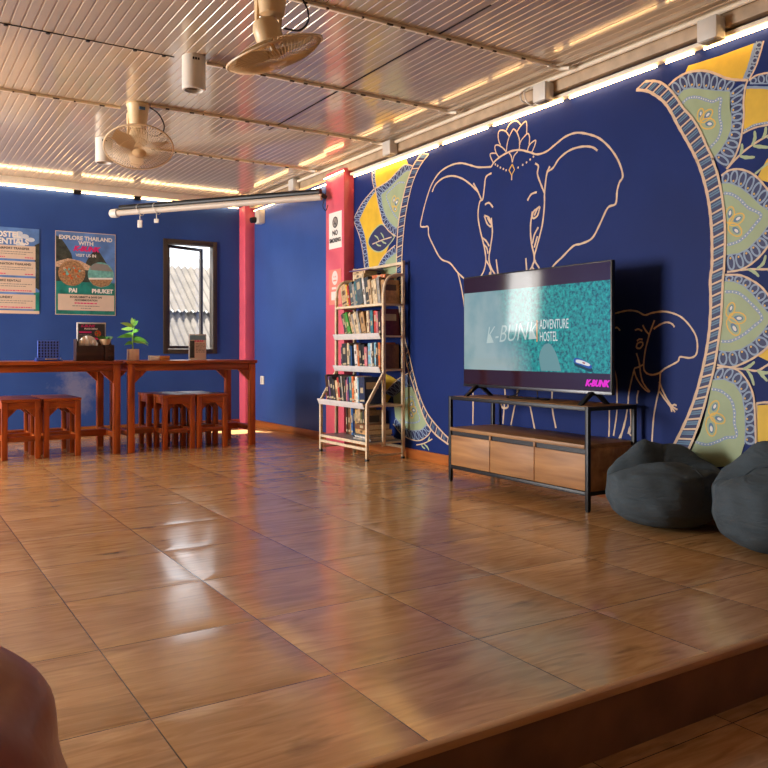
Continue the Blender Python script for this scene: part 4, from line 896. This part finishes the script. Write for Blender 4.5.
for x, z in ((XR, 1.517), (XF, 0.085), (XR, 0.085), (XF, 0.128)):
    b = B(); b.box(x - 0.01, x + 0.01, SY0, SY1, z - 0.011, z + 0.011, 0.003); b.build('cross_rail', M_rack, rk)
LEV = {'top': (1.19, XM_), 'second': (0.945, XM_), 'third': (0.685, XM_), 'fourth': (0.41, XF), 'bottom': (0.132, XF)}
for nme, (z, xf) in LEV.items():
    b = B(); b.box(xf - 0.005, XR, SY0 + 0.006, SY1 - 0.006, z + 0.002, z + 0.008)
    if nme == 'top': b.box(xf - 0.014, xf + 0.002, SY0, SY1, z - 0.008, z + 0.012, 0.002)
    b.build('shelf_board', M_wire if nme == 'bottom' else M_rack, rk)
    if nme in ('second', 'third', 'fourth'):
        b = B(); b.box(-0.004, 0.004, SY0 + 0.02, SY1 + 0.008, -0.026, 0.024, 0.002, Matrix.Translation((xf - 0.022, 0, z + 0.004)) @ Matrix.Rotation(R(-24), 4, 'Y')); b.build('label_lip', M_lip, rk)
# ------------------------------------------------------------------ books
BC = {}
def bcol(name, hx):
    if name not in BC: BC[name] = mat('book_' + name.replace(' ', '_'), hx, 0.45, 0, 0.35, 38)
    return BC[name]
COLS = {'cream': '#cdb894', 'beige': '#bfa27c', 'tan': '#b08a5c', 'brown': '#6d4628', 'dark brown': '#3d2618', 'black': '#1d1c1f', 'charcoal': '#36373b', 'slate': '#47555c', 'grey': '#8d8a86', 'white': '#d3cec6', 'teal': '#2f6d78', 'light blue': '#7fb0c6', 'blue': '#2d5d9a', 'navy': '#222c4c',
        'green': '#3f8a35', 'olive': '#5a5a34', 'yellow': '#d4ab3c', 'orange': '#c6652d', 'red': '#ad3429', 'maroon': '#5e1c27', 'pink': '#c4737b', 'purple': '#59406e'}
M_page = mat('book_pages', '#cbb995', 0.85, 0, 0.1, 80); M_bandw = mat('book_band_pale', '#b5a585', 0.5); M_bandd = mat('book_band_dark', '#5c4634', 0.5)
ORD = ['first', 'second', 'third', 'fourth', 'fifth', 'sixth', 'seventh', 'eighth', 'ninth', 'tenth', 'eleventh', 'twelfth', 'thirteenth', 'fourteenth', 'fifteenth', 'sixteenth', 'seventeenth', 'eighteenth', 'nineteenth']
BG = 'books on the metal rack'
rb = random.Random(21)
def book(name_label, c, M, th, h, dp):
    """book with its spine towards -x, thickness along -y, standing on z=0"""
    b = B(); k = 0.0022
    b.box(0, dp, -k, 0, 0, h, 0.0006, M, 1); b.box(0, dp, -th, -th + k, 0, h, 0.0006, M, 1); b.box(-0.002, k, -th, 0, 0, h, 0.001, M, 1)
    if th > 0.014:
        b.mi = 1 if c not in ('cream', 'white', 'beige', 'tan') else 2
        v0 = rb.uniform(0.35, 0.6); b.box(-0.0024, 0, -th * 0.75, -th * 0.25, h * v0, h * (v0 + rb.uniform(0.12, 0.3)), 0, M)
        if rb.random() < 0.6: b.box(-0.0024, 0, -th * 0.9, -th * 0.1, h * 0.1, h * rb.uniform(0.13, 0.2), 0, M)
        if rb.random() < 0.7: b.box(0.015, dp * 0.8, -th - 0.0004, -th, h * 0.55, h * 0.8, 0, M)
    o = b.build('book', [bcol(c, COLS[c]), M_bandw, M_bandd]); tag(o, name_label, 'book', BG)
    b = B(); b.box(0.003, dp - 0.004, -th + k, -k, 0.004, h - 0.004, 0, M); b.build('pages', M_page, o)
    return o
def row(shelf, xf, z, y, items, y1=None):
    if y1 is not None:
        k_ = (y - y1) / sum(t_ / math.cos(R(l_)) + 0.0012 for _, t_, _, l_, _ in items); items = [(c_, t_ * k_, h_, l_, n_) for c_, t_, h_, l_, n_ in items]
    for i, (c, th, h, lean, look) in enumerate(items):
        dp = min(0.135 + 0.03 * rb.random(), XR - 0.015 - xf); a = R(lean)
        M = Matrix.Translation((xf + rb.uniform(0, 0.012), y, z + 0.0085)) @ Matrix.Rotation(-a, 4, 'X')
        book('%s %s, %s from the left on the %s shelf' % (c, look or 'book', ORD[i], shelf), c, M, th, h, dp)
        y -= th / math.cos(a) + 0.0012
        if i + 1 < len(items) and items[i + 1][3] < lean: y -= 0.0 + h * 0.0
    return y
row('top', XM_ + 0.02, 1.19, 5.915, [('beige', 0.062, 0.185, 13, 'thick book with dark label'), ('yellow', 0.016, 0.19, 13, 'thin paperback'), ('red', 0.022, 0.175, 13, 'paperback'), ('slate', 0.036, 0.20, 13, 'worn paperback'), ('grey', 0.026, 0.185, 13, 'paperback'), ('teal', 0.016, 0.205, 13, 'thin paperback'), ('slate', 0.062, 0.215, 13, 'wide hardback'),
      ('white', 0.022, 0.225, 12, 'tall book'), ('charcoal', 0.045, 0.222, 12, 'thick tall book'), ('beige', 0.028, 0.20, 12, 'paperback'), ('cream', 0.022, 0.195, 11, 'paperback'), ('cream', 0.03, 0.20, 11, 'paperback'), ('grey', 0.028, 0.21, 9, 'paperback'), ('tan', 0.03, 0.185, 3, 'book showing a picture cover')], 5.245)
row('second', XM_ + 0.02, 0.945, 5.87, [('charcoal', 0.03, 0.20, 24, 'leaning paperback'), ('olive', 0.018, 0.20, 24, 'leaning paperback'), ('green', 0.03, 0.205, 24, 'leaning paperback'), ('beige', 0.025, 0.205, 24, 'leaning paperback'), ('grey', 0.02, 0.19, 23, 'leaning paperback'), ('cream', 0.035, 0.20, 22, 'leaning paperback'), ('grey', 0.022, 0.21, 20, 'leaning magazine'),
      ('tan', 0.045, 0.19, 17, 'leaning thick book'), ('cream', 0.024, 0.20, 5, 'patterned paperback'), ('maroon', 0.022, 0.20, 5, 'paperback'), ('teal', 0.03, 0.20, 5, 'paperback'), ('red', 0.03, 0.195, 4, 'paperback'), ('pink', 0.022, 0.19, 4, 'thin paperback'), ('black', 0.02, 0.19, 4, 'paperback'), ('maroon', 0.03, 0.205, 3, 'hardback with picture cover')], 5.245)
row('third', XM_ + 0.02, 0.685, 5.94, [('navy', 0.016, 0.17, 4, 'thin paperback'), ('grey', 0.02, 0.20, 4, 'tall book'), ('charcoal', 0.075, 0.20, 4, 'large dark volume'), ('cream', 0.034, 0.205, 3, 'paperback'), ('slate', 0.025, 0.19, 3, 'paperback'), ('blue', 0.014, 0.18, 3, 'thin paperback')])
def row2(shelf, xf, z, y, items, start, y1):
    global ORD
    sv = ORD; ORD = ORD[start:]; r = row(shelf, xf, z, y, items, y1); ORD = sv; return r
row2('third', XM_ + 0.02, 0.685, 5.70, [('white', 0.03, 0.19, 8, 'speckled paperback'), ('orange', 0.02, 0.19, 8, 'patterned paperback'), ('black', 0.028, 0.20, 8, 'paperback'), ('black', 0.035, 0.19, 8, 'thick paperback'), ('pink', 0.028, 0.17, 4, 'paperback'), ('light blue', 0.03, 0.20, 3, 'paperback'), ('white', 0.022, 0.20, 3, 'paperback'), ('charcoal', 0.02, 0.205, 3, 'paperback'), ('light blue', 0.022, 0.205, 3, 'glossy paperback'), ('black', 0.025, 0.195, 3, 'paperback'), ('orange', 0.02, 0.205, 2, 'thin book'), ('brown', 0.034, 0.19, 2, 'book with tan cover')], 6, 5.245)
row('fourth', XF + 0.022, 0.41, 5.915, [('dark brown', 0.042, 0.215, 11, 'thick paperback'), ('purple', 0.026, 0.205, 11, 'paperback'), ('black', 0.05, 0.20, 11, 'thick paperback'), ('charcoal', 0.034, 0.18, 11, 'paperback'), ('tan', 0.026, 0.175, 11, 'paperback'), ('cream', 0.026, 0.175, 11, 'paperback'), ('red', 0.028, 0.20, 11, 'paperback'), ('black', 0.03, 0.22, 11, 'tall paperback'), ('grey', 0.022, 0.215, 11, 'paperback'),
      ('charcoal', 0.022, 0.20, 6, 'paperback'), ('pink', 0.03, 0.185, 5, 'paperback'), ('purple', 0.024, 0.205, 5, 'paperback'), ('teal', 0.042, 0.21, 5, 'thick paperback'), ('orange', 0.03, 0.215, 4, 'tall paperback'), ('cream', 0.026, 0.18, 4, 'paperback'), ('white', 0.034, 0.215, 4, 'tall paperback'), ('light blue', 0.018, 0.205, 4, 'thin paperback'), ('navy', 0.085, 0.21, 3, 'large hardback with paper label')], 5.30)
row('bottom', XM_ + 0.01, 0.132, 5.83, [('dark brown', 0.028, 0.225, 3, 'book'), ('brown', 0.034, 0.22, 3, 'book'), ('tan', 0.034, 0.225, 3, 'book'), ('blue', 0.032, 0.23, 3, 'book'), ('navy', 0.022, 0.225, 3, 'book'), ('yellow', 0.024, 0.215, 3, 'book'), ('beige', 0.032, 0.215, 3, 'book'), ('beige', 0.038, 0.225, 3, 'thick book'), ('olive', 0.03, 0.20, 3, 'book'), ('charcoal', 0.03, 0.215, 3, 'book'), ('tan', 0.026, 0.215, 3, 'book')], 5.50)
def flat(lb, c, x, y, z, th, h, dp, rz, tilt=0.0):
    """book lying on its side"""
    M = Matrix.Translation((x, y, z)) @ Matrix.Rotation(R(rz), 4, 'Z') @ Matrix.Rotation(R(tilt), 4, 'Y') @ Matrix.Rotation(R(-90), 4, 'X') @ Matrix.Translation((0, 0, -h / 2))
    return book(lb, c, M @ Matrix.Translation((0, th, 0)) if False else M, th, h, dp)
def stack(x, y, z, items):
    for c, th, h, dp, rz, lb in items:
        M = Matrix.Translation((x, y, z + 0.0005)) @ Matrix.Rotation(R(rz), 4, 'Z') @ Matrix(((1, 0, 0, 0), (0, 0, 1, -h / 2), (0, -1, 0, 0), (0, 0, 0, 1)))
        book(lb, c, M, th, h, dp); z += th + 0.001
stack(3.31, 5.64, 1.19 + 0.232, [('cream', 0.036, 0.17, 0.12, -4, 'cream thick paperback lying on top of the upright books'), ('beige', 0.022, 0.18, 0.12, 3, 'beige paperback lying second in the pile on the top shelf'), ('purple', 0.010, 0.26, 0.16, 8, 'purple magazine lying topmost on the pile over the top shelf')])
stack(3.33, 5.37, 1.19 + 0.215, [('orange', 0.026, 0.17, 0.11, 6, 'orange paperback lying over the right end of the top shelf')])
stack(3.17, 5.36, 0.132 + 0.009, [('grey', 0.016, 0.24, 0.24, 4, 'grey magazine lowest of the pile lying on the bottom shelf'), ('white', 0.014, 0.23, 0.22, -3, 'white magazine second in the pile lying on the bottom shelf'), ('slate', 0.014, 0.22, 0.21, 5, 'slate magazine third in the pile lying on the bottom shelf'), ('tan', 0.036, 0.19, 0.22, -4, 'tan hardback under the topmost book on the bottom shelf pile'), ('brown', 0.04, 0.19, 0.2, 3, 'brown hardback topmost of the pile lying on the bottom shelf')])

# ------------------------------------------------------------------ tv console
M_oak = wood('oak_veneer', '#865a33', '#b3824e', 'Y', 1.6, 0.55, 10); M_oakt = wood('oak_top', '#7d5530', '#a67a4a', 'Y', 1.8, 0.5, 9)
cs = thing('tv_console', 'oak and black steel TV console with three drawers against the mural wall', 'tv stand', (3.1, 2.95, 0))
CX, CY = 0.372, 1.20; f = 0.022
for x in (0, CX - f):
    for y in (0, CY - f): b = B(); b.box(x, x + f, y, y + f, 0.006, 0.545, 0.002); b.mi = 1; b.lathe([(0.012, 0), (0.012, 0.007)], 10, Matrix.Translation((x + f / 2, y + f / 2, 0))); b.build('leg', [M_black, M_black], cs)
b = B()
for z in (0.523, 0.083):
    for x in (0.001, CX - f + 0.001): b.box(x, x + f - 0.002, f, CY - f, z, z + 0.021, 0.002)
    for y in (0.001, CY - f + 0.001): b.box(f, CX - f, y, y + f - 0.002, z, z + 0.021, 0.002)
b.build('frame', M_black, cs)
b = B(); b.box(f, CX - f, f, CY - f, 0.528, 0.5455, 0.0015); b.build('top_board', M_oakt, cs)
b = B(); b.box(-0.004, CX, f, CY - f, 0.326, 0.347, 0.0015); b.build('deck_board', M_oakt, cs)
b = B(); b.box(0.022, CX - 0.002, 0.004, CY - 0.004, 0.104, 0.326, 0.002); b.build('carcass', M_oak, cs)
b = B(); b.box(0.012, 0.024, f, CY - f, 0.298, 0.326); b.build('finger_groove', M_black, cs)
dw = (CY - 2 * f) / 3
for k in range(3):
    b = B(); b.box(0.004, 0.022, f + dw * k + 0.0025, f + dw * (k + 1) - 0.0025, 0.107, 0.297, 0.002); b.build('drawer', M_oak, cs)
for k in (1, 2):
    b = B(); b.box(0.004, 0.024, f + dw * k - 0.008, f + dw * k + 0.008, 0.2975, 0.3265, 0.001); b.build('divider', M_oak, cs)
# ------------------------------------------------------------------ television
def tv_screen_mat():
    m = bpy.data.materials.new('screen_sea_picture'); m.use_nodes = True; nt = m.node_tree; L = nt.links.new; N = nt.nodes.new; b = nt.nodes['Principled BSDF']
    tc = N('ShaderNodeTexCoord'); sp = N('ShaderNodeSeparateXYZ'); L(tc.outputs['Object'], sp.inputs[0])
    n = N('ShaderNodeTexNoise'); n.inputs['Scale'].default_value = 45; n.inputs['Detail'].default_value = 6; n.inputs['Roughness'].default_value = 0.7; L(tc.outputs['Object'], n.inputs['Vector'])
    n2 = N('ShaderNodeTexNoise'); n2.inputs['Scale'].default_value = 3.5; n2.inputs['Detail'].default_value = 5; L(tc.outputs['Object'], n2.inputs['Vector'])
    r = N('ShaderNodeValToRGB'); e = r.color_ramp.elements; e[0].position = 0.38; e[0].color = S('#0a4a5a'); e[1].position = 0.64; e[1].color = S('#1fb0a6'); L(n.outputs['Fac'], r.inputs['Fac'])
    r2 = N('ShaderNodeValToRGB'); e = r2.color_ramp.elements; e[0].position = 0.3; e[0].color = S('#6d97a0'); e[1].position = 0.6; e[1].color = S('#9ab0b2'); L(n2.outputs['Fac'], r2.inputs['Fac'])
    a = N('ShaderNodeMath'); a.operation = 'MULTIPLY_ADD'; L(n2.outputs['Fac'], a.inputs[0]); a.inputs[1].default_value = 0.25; L(sp.outputs['Y'], a.inputs[2])
    z = N('ShaderNodeMath'); z.operation = 'MULTIPLY_ADD'; L(sp.outputs['Z'], z.inputs[0]); z.inputs[1].default_value = -0.35; L(a.outputs[0], z.inputs[2])
    r3 = N('ShaderNodeValToRGB'); e = r3.color_ramp.elements; e[0].position = 0.0; e[1].position = 0.22
    sub = N('ShaderNodeMath'); sub.operation = 'SUBTRACT'; L(z.outputs[0], sub.inputs[0]); sub.inputs[1].default_value = 0.0; L(sub.outputs[0], r3.inputs['Fac'])
    mx = N('ShaderNodeMixRGB'); L(r3.outputs['Color'], mx.inputs['Fac']); L(r.outputs['Color'], mx.inputs['Color1']); L(r2.outputs['Color'], mx.inputs['Color2'])
    b.inputs['Base Color'].default_value = (0.01, 0.01, 0.01, 1); b.inputs['Roughness'].default_value = 0.06
    L(mx.outputs['Color'], b.inputs['Emission Color']); b.inputs['Emission Strength'].default_value = 0.55
    return m
def em(name, c, s): return mat(name, '#050505', 0.06, 0, 0, emit=c, estr=s * 0.65)
TVX, TVY, TVZ = 3.245, 3.55, 0.603
tv = thing('television', 'large flat television showing turquoise sea, standing on the console', 'television', (TVX, TVY, TVZ - 0.0575))
W2, H_ = 0.628, 0.71; Z0 = 0.0575
b = B(); b.box(0, 0.028, -W2, W2, Z0, Z0 + H_, 0.004); b.box(0.028, 0.062, -W2 * 0.7, W2 * 0.7, Z0 + 0.03, Z0 + 0.38, 0.01); b.build('housing', mat('tv_black_plastic', '#0e0e10', 0.35, 0, 0.05), tv)
b = B(); b.box(-0.0012, 0.004, -W2, W2, Z0, Z0 + 0.016, 0.0005); b.build('bottom_bezel', mat('tv_bezel', '#3a3a3d', 0.3, 0.7, 0.03), tv)
fr = frame_right(-0.0005, 0, Z0); iw = W2 - 0.008
b = B(); b.mi = 1; quad(b, fr, -iw, iw, 0.018, H_ - 0.008, 0.0002, 1); quad(b, fr, -iw, iw, 0.112, H_ - 0.105, 0.0006, 0)
# sandbar, boat and lettering shown on the screen
sb = spl([(0.10, 0.118), (0.085, 0.20), (0.12, 0.262), (0.17, 0.272), (0.21, 0.235), (0.24, 0.18), (0.262, 0.118)], 5); shape(b, fr, [(p[0], p[1]) for p in sb], 0.0008, 2)
boat = spl([(0.285, 0.205), (0.30, 0.222), (0.36, 0.212), (0.425, 0.185), (0.445, 0.165), (0.42, 0.155), (0.35, 0.175), (0.295, 0.19)], 4, True); boat = [Vector((p[0] * 0.85 + 0.115, p[1] * 0.85 + 0.005)) for p in boat]; shape(b, fr, [(p[0] + .006, p[1] - 0.018) for p in boat], 0.0009, 6); shape(b, fr, [(p[0], p[1]) for p in boat], 0.001, 5)
shape(b, fr, [((p[0] - 0.43) * 0.78 + 0.43, (p[1] - 0.166) * 0.6 + 0.168) for p in boat], 0.0012, 3)
shape(b, fr, [(0.425, 0.172), (0.445, 0.168), (0.44, 0.161), (0.422, 0.165)], 0.0014, 7)
b.mi = 9; write(b, fr, 'K-BUNK', 0.15, -0.17, 0.335, 0.0012, bold=-0.001, shear=0.35, sx=0.85, rot=R(3))
quad(b, fr, 0.062, 0.071, 0.285, 0.41, 0.0012, 4)
b.mi = 3; write(b, fr, 'ADVENTURE', 0.078, 0.088, 0.382, 0.0012, 'LEFT', sx=0.52); write(b, fr, 'HOSTEL', 0.078, 0.088, 0.312, 0.0012, 'LEFT', sx=0.52)
b.mi = 8; write(b, fr, 'K-BUNK', 0.046, 0.525, 0.058, 0.0012, bold=0.003, shear=0.35, sx=0.95)
b.build('screen', [tv_screen_mat(), em('screen_bar_maroon', '#33161d', 0.8), em('screen_sand', '#6d9899', 0.8), em('screen_white', '#d9dcda', 0.9), em('screen_orange', '#d9924a', 0.9), em('screen_boat_blue', '#234f9c', 0.9), em('screen_shadow', '#0a3a42', 0.8), em('screen_red', '#b03a34', 0.8), em('screen_magenta', '#e01fc4', 1.0), em('screen_logo_pale', '#b3c4c2', 0.9)], tv)
for s in (-1, 1):
    y = s * 0.49
    b = B(); b.prism([(-0.12, 0.0), (-0.095, 0.0), (-0.02, 0.05), (0.02, 0.05), (0.095, 0.0), (0.12, 0.0), (0.03, 0.07), (-0.03, 0.07)], 0.024, Matrix.Translation((0.016, y - 0.012, 0)) @ Matrix(((1, 0, 0, 0), (0, 0, 1, 0), (0, 1, 0, 0), (0, 0, 0, 1))) @ Matrix.Diagonal((0.95, 1.0, 1, 1))); b.build('foot', M_black, tv)
b = B(); b.tube(spl([(0.03, 0.10, Z0 + 0.05), (0.03, 0.14, 0.03), (0.0, 0.20, 0.006), (0.02, 0.02, 0.006), (0.06, -0.10, 0.006), (0.12, 0.0, 0.006)], 8), 0.004, 6); b.tube(spl([(0.03, -0.02, Z0 + 0.05), (0.02, -0.05, 0.02), (0.05, 0.0, 0.006), (0.12, 0.05, 0.006)], 8), 0.0035, 6); b.build('cable', M_black, tv)
# ------------------------------------------------------------------ bean bags
def cloth_mat(name, c1, rough=0.85):
    m = mat(name, c1, rough, 0, 0.14, 9, 0, spec=0.25); nt = m.node_tree; L = nt.links.new; N = nt.nodes.new; b = nt.nodes['Principled BSDF']
    tc = N('ShaderNodeTexCoord'); n = N('ShaderNodeTexNoise'); n.inputs['Scale'].default_value = 180; n.inputs['Detail'].default_value = 2; L(tc.outputs['Object'], n.inputs['Vector'])
    n3 = N('ShaderNodeTexNoise'); n3.inputs['Scale'].default_value = 11; n3.inputs['Detail'].default_value = 5; n3.inputs['Distortion'].default_value = 1.2
    mp = N('ShaderNodeMapping'); mp.inputs['Scale'].default_value = (0.8, 0.8, 2.8); L(tc.outputs['Object'], mp.inputs[0]); L(mp.outputs[0], n3.inputs['Vector'])
    bp = N('ShaderNodeBump'); bp.inputs['Strength'].default_value = 0.7; bp.inputs['Distance'].default_value = 0.014; L(n3.outputs['Fac'], bp.inputs['Height'])
    bp2 = N('ShaderNodeBump'); bp2.inputs['Strength'].default_value = 0.35; bp2.inputs['Distance'].default_value = 0.003; L(n.outputs['Fac'], bp2.inputs['Height']); L(bp.outputs['Normal'], bp2.inputs['Normal']); L(bp2.outputs['Normal'], b.inputs['Normal'])
    return m
def bag_surface(R0, H0, seed, topf, nu=120, nv=72, flat=0.10, pw=2.5, wk=1.0):
    """squat sack: returns P(u,v); v from the floor to the crown"""
    rnd = random.Random(seed); ph = [rnd.uniform(0, 6.28) for _ in range(16)]
    def P(a, v):
        s = -1 + 2 * v; ang = s * PI / 2
        ca = abs(math.cos(ang)) ** (2 / pw); sa = math.copysign(abs(math.sin(ang)) ** (2 / pw * 1.05), ang)
        wr = 0.008 * math.sin(3 * a + ph[0] + 2 * s) + 0.004 * math.sin(7 * a + ph[1] - 4 * s) + 0.0025 * math.sin(13 * a + ph[2] + 9 * s) + 0.003 * math.sin(22 * s + 2 * math.sin(2 * a + ph[3]))
        env = max(0.0, 1 - abs(s) ** 6)
        r = R0 * ca * (1 + wk * (wr * env) / 0.28 * 0.9) * (1 - 0.08 * s)
        z = H0 / 2 * (1 + sa)
        x, y = r * math.cos(a), r * math.sin(a)
        z = topf(x / R0, y / R0, z, s, a, ph)
        return Vector((x, y, max(z, 0.0)))
    return P
def bag(name, lb, cat, loc, rz, P, M_c, seams, group=None, nu=128, nv=80):
    b = B(); vs = []; fs = []
    for j in range(nv + 1):
        for i in range(nu): vs.append(tuple(P(2 * PI * i / nu, j / nv)))
    for j in range(nv):
        for i in range(nu): i2 = (i + 1) % nu; fs.append((j * nu + i, j * nu + i2, (j + 1) * nu + i2, (j + 1) * nu + i))
    b.add(vs, fs); t = thing(name, lb, cat, loc, rz, group); b.build('cover', M_c, t, angle=80)
    for a0, v0, v1, tw in seams:
        b = B(); pts = []
        for k in range(24):
            v = v0 + (v1 - v0) * k / 23; p = P(a0 + tw * (v - v0), v); n = Vector((p.x, p.y, (v - 0.5) * 0.5)).normalized(); pts.append(tuple(p + n * 0.0005))
        b.tube(pts, 0.0028, 6); b.build('seam', M_c, t)
    return t
M_bag = cloth_mat('slate_canvas', '#414c54')
def sst(a, b, x):
    t = min(1.0, max(0.0, (x - a) / (b - a))); return t * t * (3 - 2 * t)
def top1(x, y, z, s, a, ph):
    # low front rim, a crease behind it and a fuller roll at the back that falls off to one side
    if s > 0.0:
        k = min(1.0, s * 1.6) ** 1.1; u = -(0.78 * x + 0.63 * y); w_ = 0.63 * x - 0.78 * y
        z -= 0.085 * k * sst(-0.15, 0.16, u + 0.12 * math.sin(3 * w_ + 0.4))
        z -= 0.05 * k * math.exp(-((u - 0.10 + 0.12 * math.sin(3 * w_ + 0.4)) / 0.09) ** 2)
        z += 0.022 * k * math.exp(-((u - 0.5) / 0.16) ** 2)
        z -= 0.055 * k * sst(0.05, 0.85, w_) * sst(0.3, -0.1, u)
        z -= 0.035 * k * sst(-0.35, -0.8, w_)
        z += 0.02 * k * math.exp(-((w_ + 0.32) / 0.16) ** 2 - ((u + 0.05) / 0.3) ** 2) - 0.018 * k * math.exp(-((w_ + 0.05) / 0.08) ** 2 - ((u + 0.1) / 0.25) ** 2)
        z += 0.006 * k * math.sin(7 * w_ + 3 * u + ph[5]) + 0.004 * k * math.sin(13 * u - 5 * w_ + ph[6])
    return z
bag('beanbag', 'squat slate grey canvas beanbag beside the TV console', 'beanbag', (3.215, 2.565, 0), 0, bag_surface(0.275, 0.385, 5, top1, pw=2.9), M_bag, [(PI * 1.42, 0.4, 0.85, 0.3), (PI * 0.5, 0.1, 0.9, 0.2), (PI * 1.75, 0.1, 0.9, 0.3)], 'slate beanbags by the mural wall')
def top2(x, y, z, s, a, ph):
    if s > 0.0:
        k = min(1.0, s * 1.6) ** 1.1; u = -(0.83 * x + 0.55 * y); w_ = 0.55 * x - 0.83 * y
        z -= 0.09 * k * sst(-0.2, 0.15, u - 0.25 * w_)
        z -= 0.05 * k * math.exp(-((u - 0.12 - 0.2 * w_) / 0.10) ** 2)
        z += 0.02 * k * math.exp(-((u - 0.5) / 0.16) ** 2)
        z -= 0.04 * k * sst(-0.3, -0.85, w_)
        z += 0.006 * k * math.sin(8 * w_ - 3 * u + ph[5]) + 0.004 * k * math.sin(13 * u + 4 * w_ + ph[6])
    return z
bag('beanbag', 'taller slate grey canvas beanbag cut by the photo edge', 'beanbag', (3.18, 1.945, 0), 0, bag_surface(0.272, 0.45, 9, top2, pw=2.6), M_bag, [(PI * 1.22, 0.1, 0.85, 0.35), (PI * 0.6, 0.1, 0.9, 0.2)], 'slate beanbags by the mural wall')
M_lea = mat('brown_leatherette', '#b87a65', 0.32, 0, 0.12, 6, 0.35, 16)
def top3(x, y, z, s, a, ph):
    if s > 0: z += 0.022 * s * math.sin(6 * x + 4 * y + ph[5]) + 0.016 * s * math.sin(11 * y - 5 * x + ph[6])
    return z
lb_ = bag('leather_beanbag', 'tall brown leather beanbag in the near left corner', 'beanbag', (-0.155, 0.952, ZL), 0, bag_surface(0.35, 0.80, 14, top3, pw=2.15, wk=2.4), M_lea, [(-0.9, 0.05, 0.95, 0.5), (0.3, 0.05, 0.95, 0.2)])
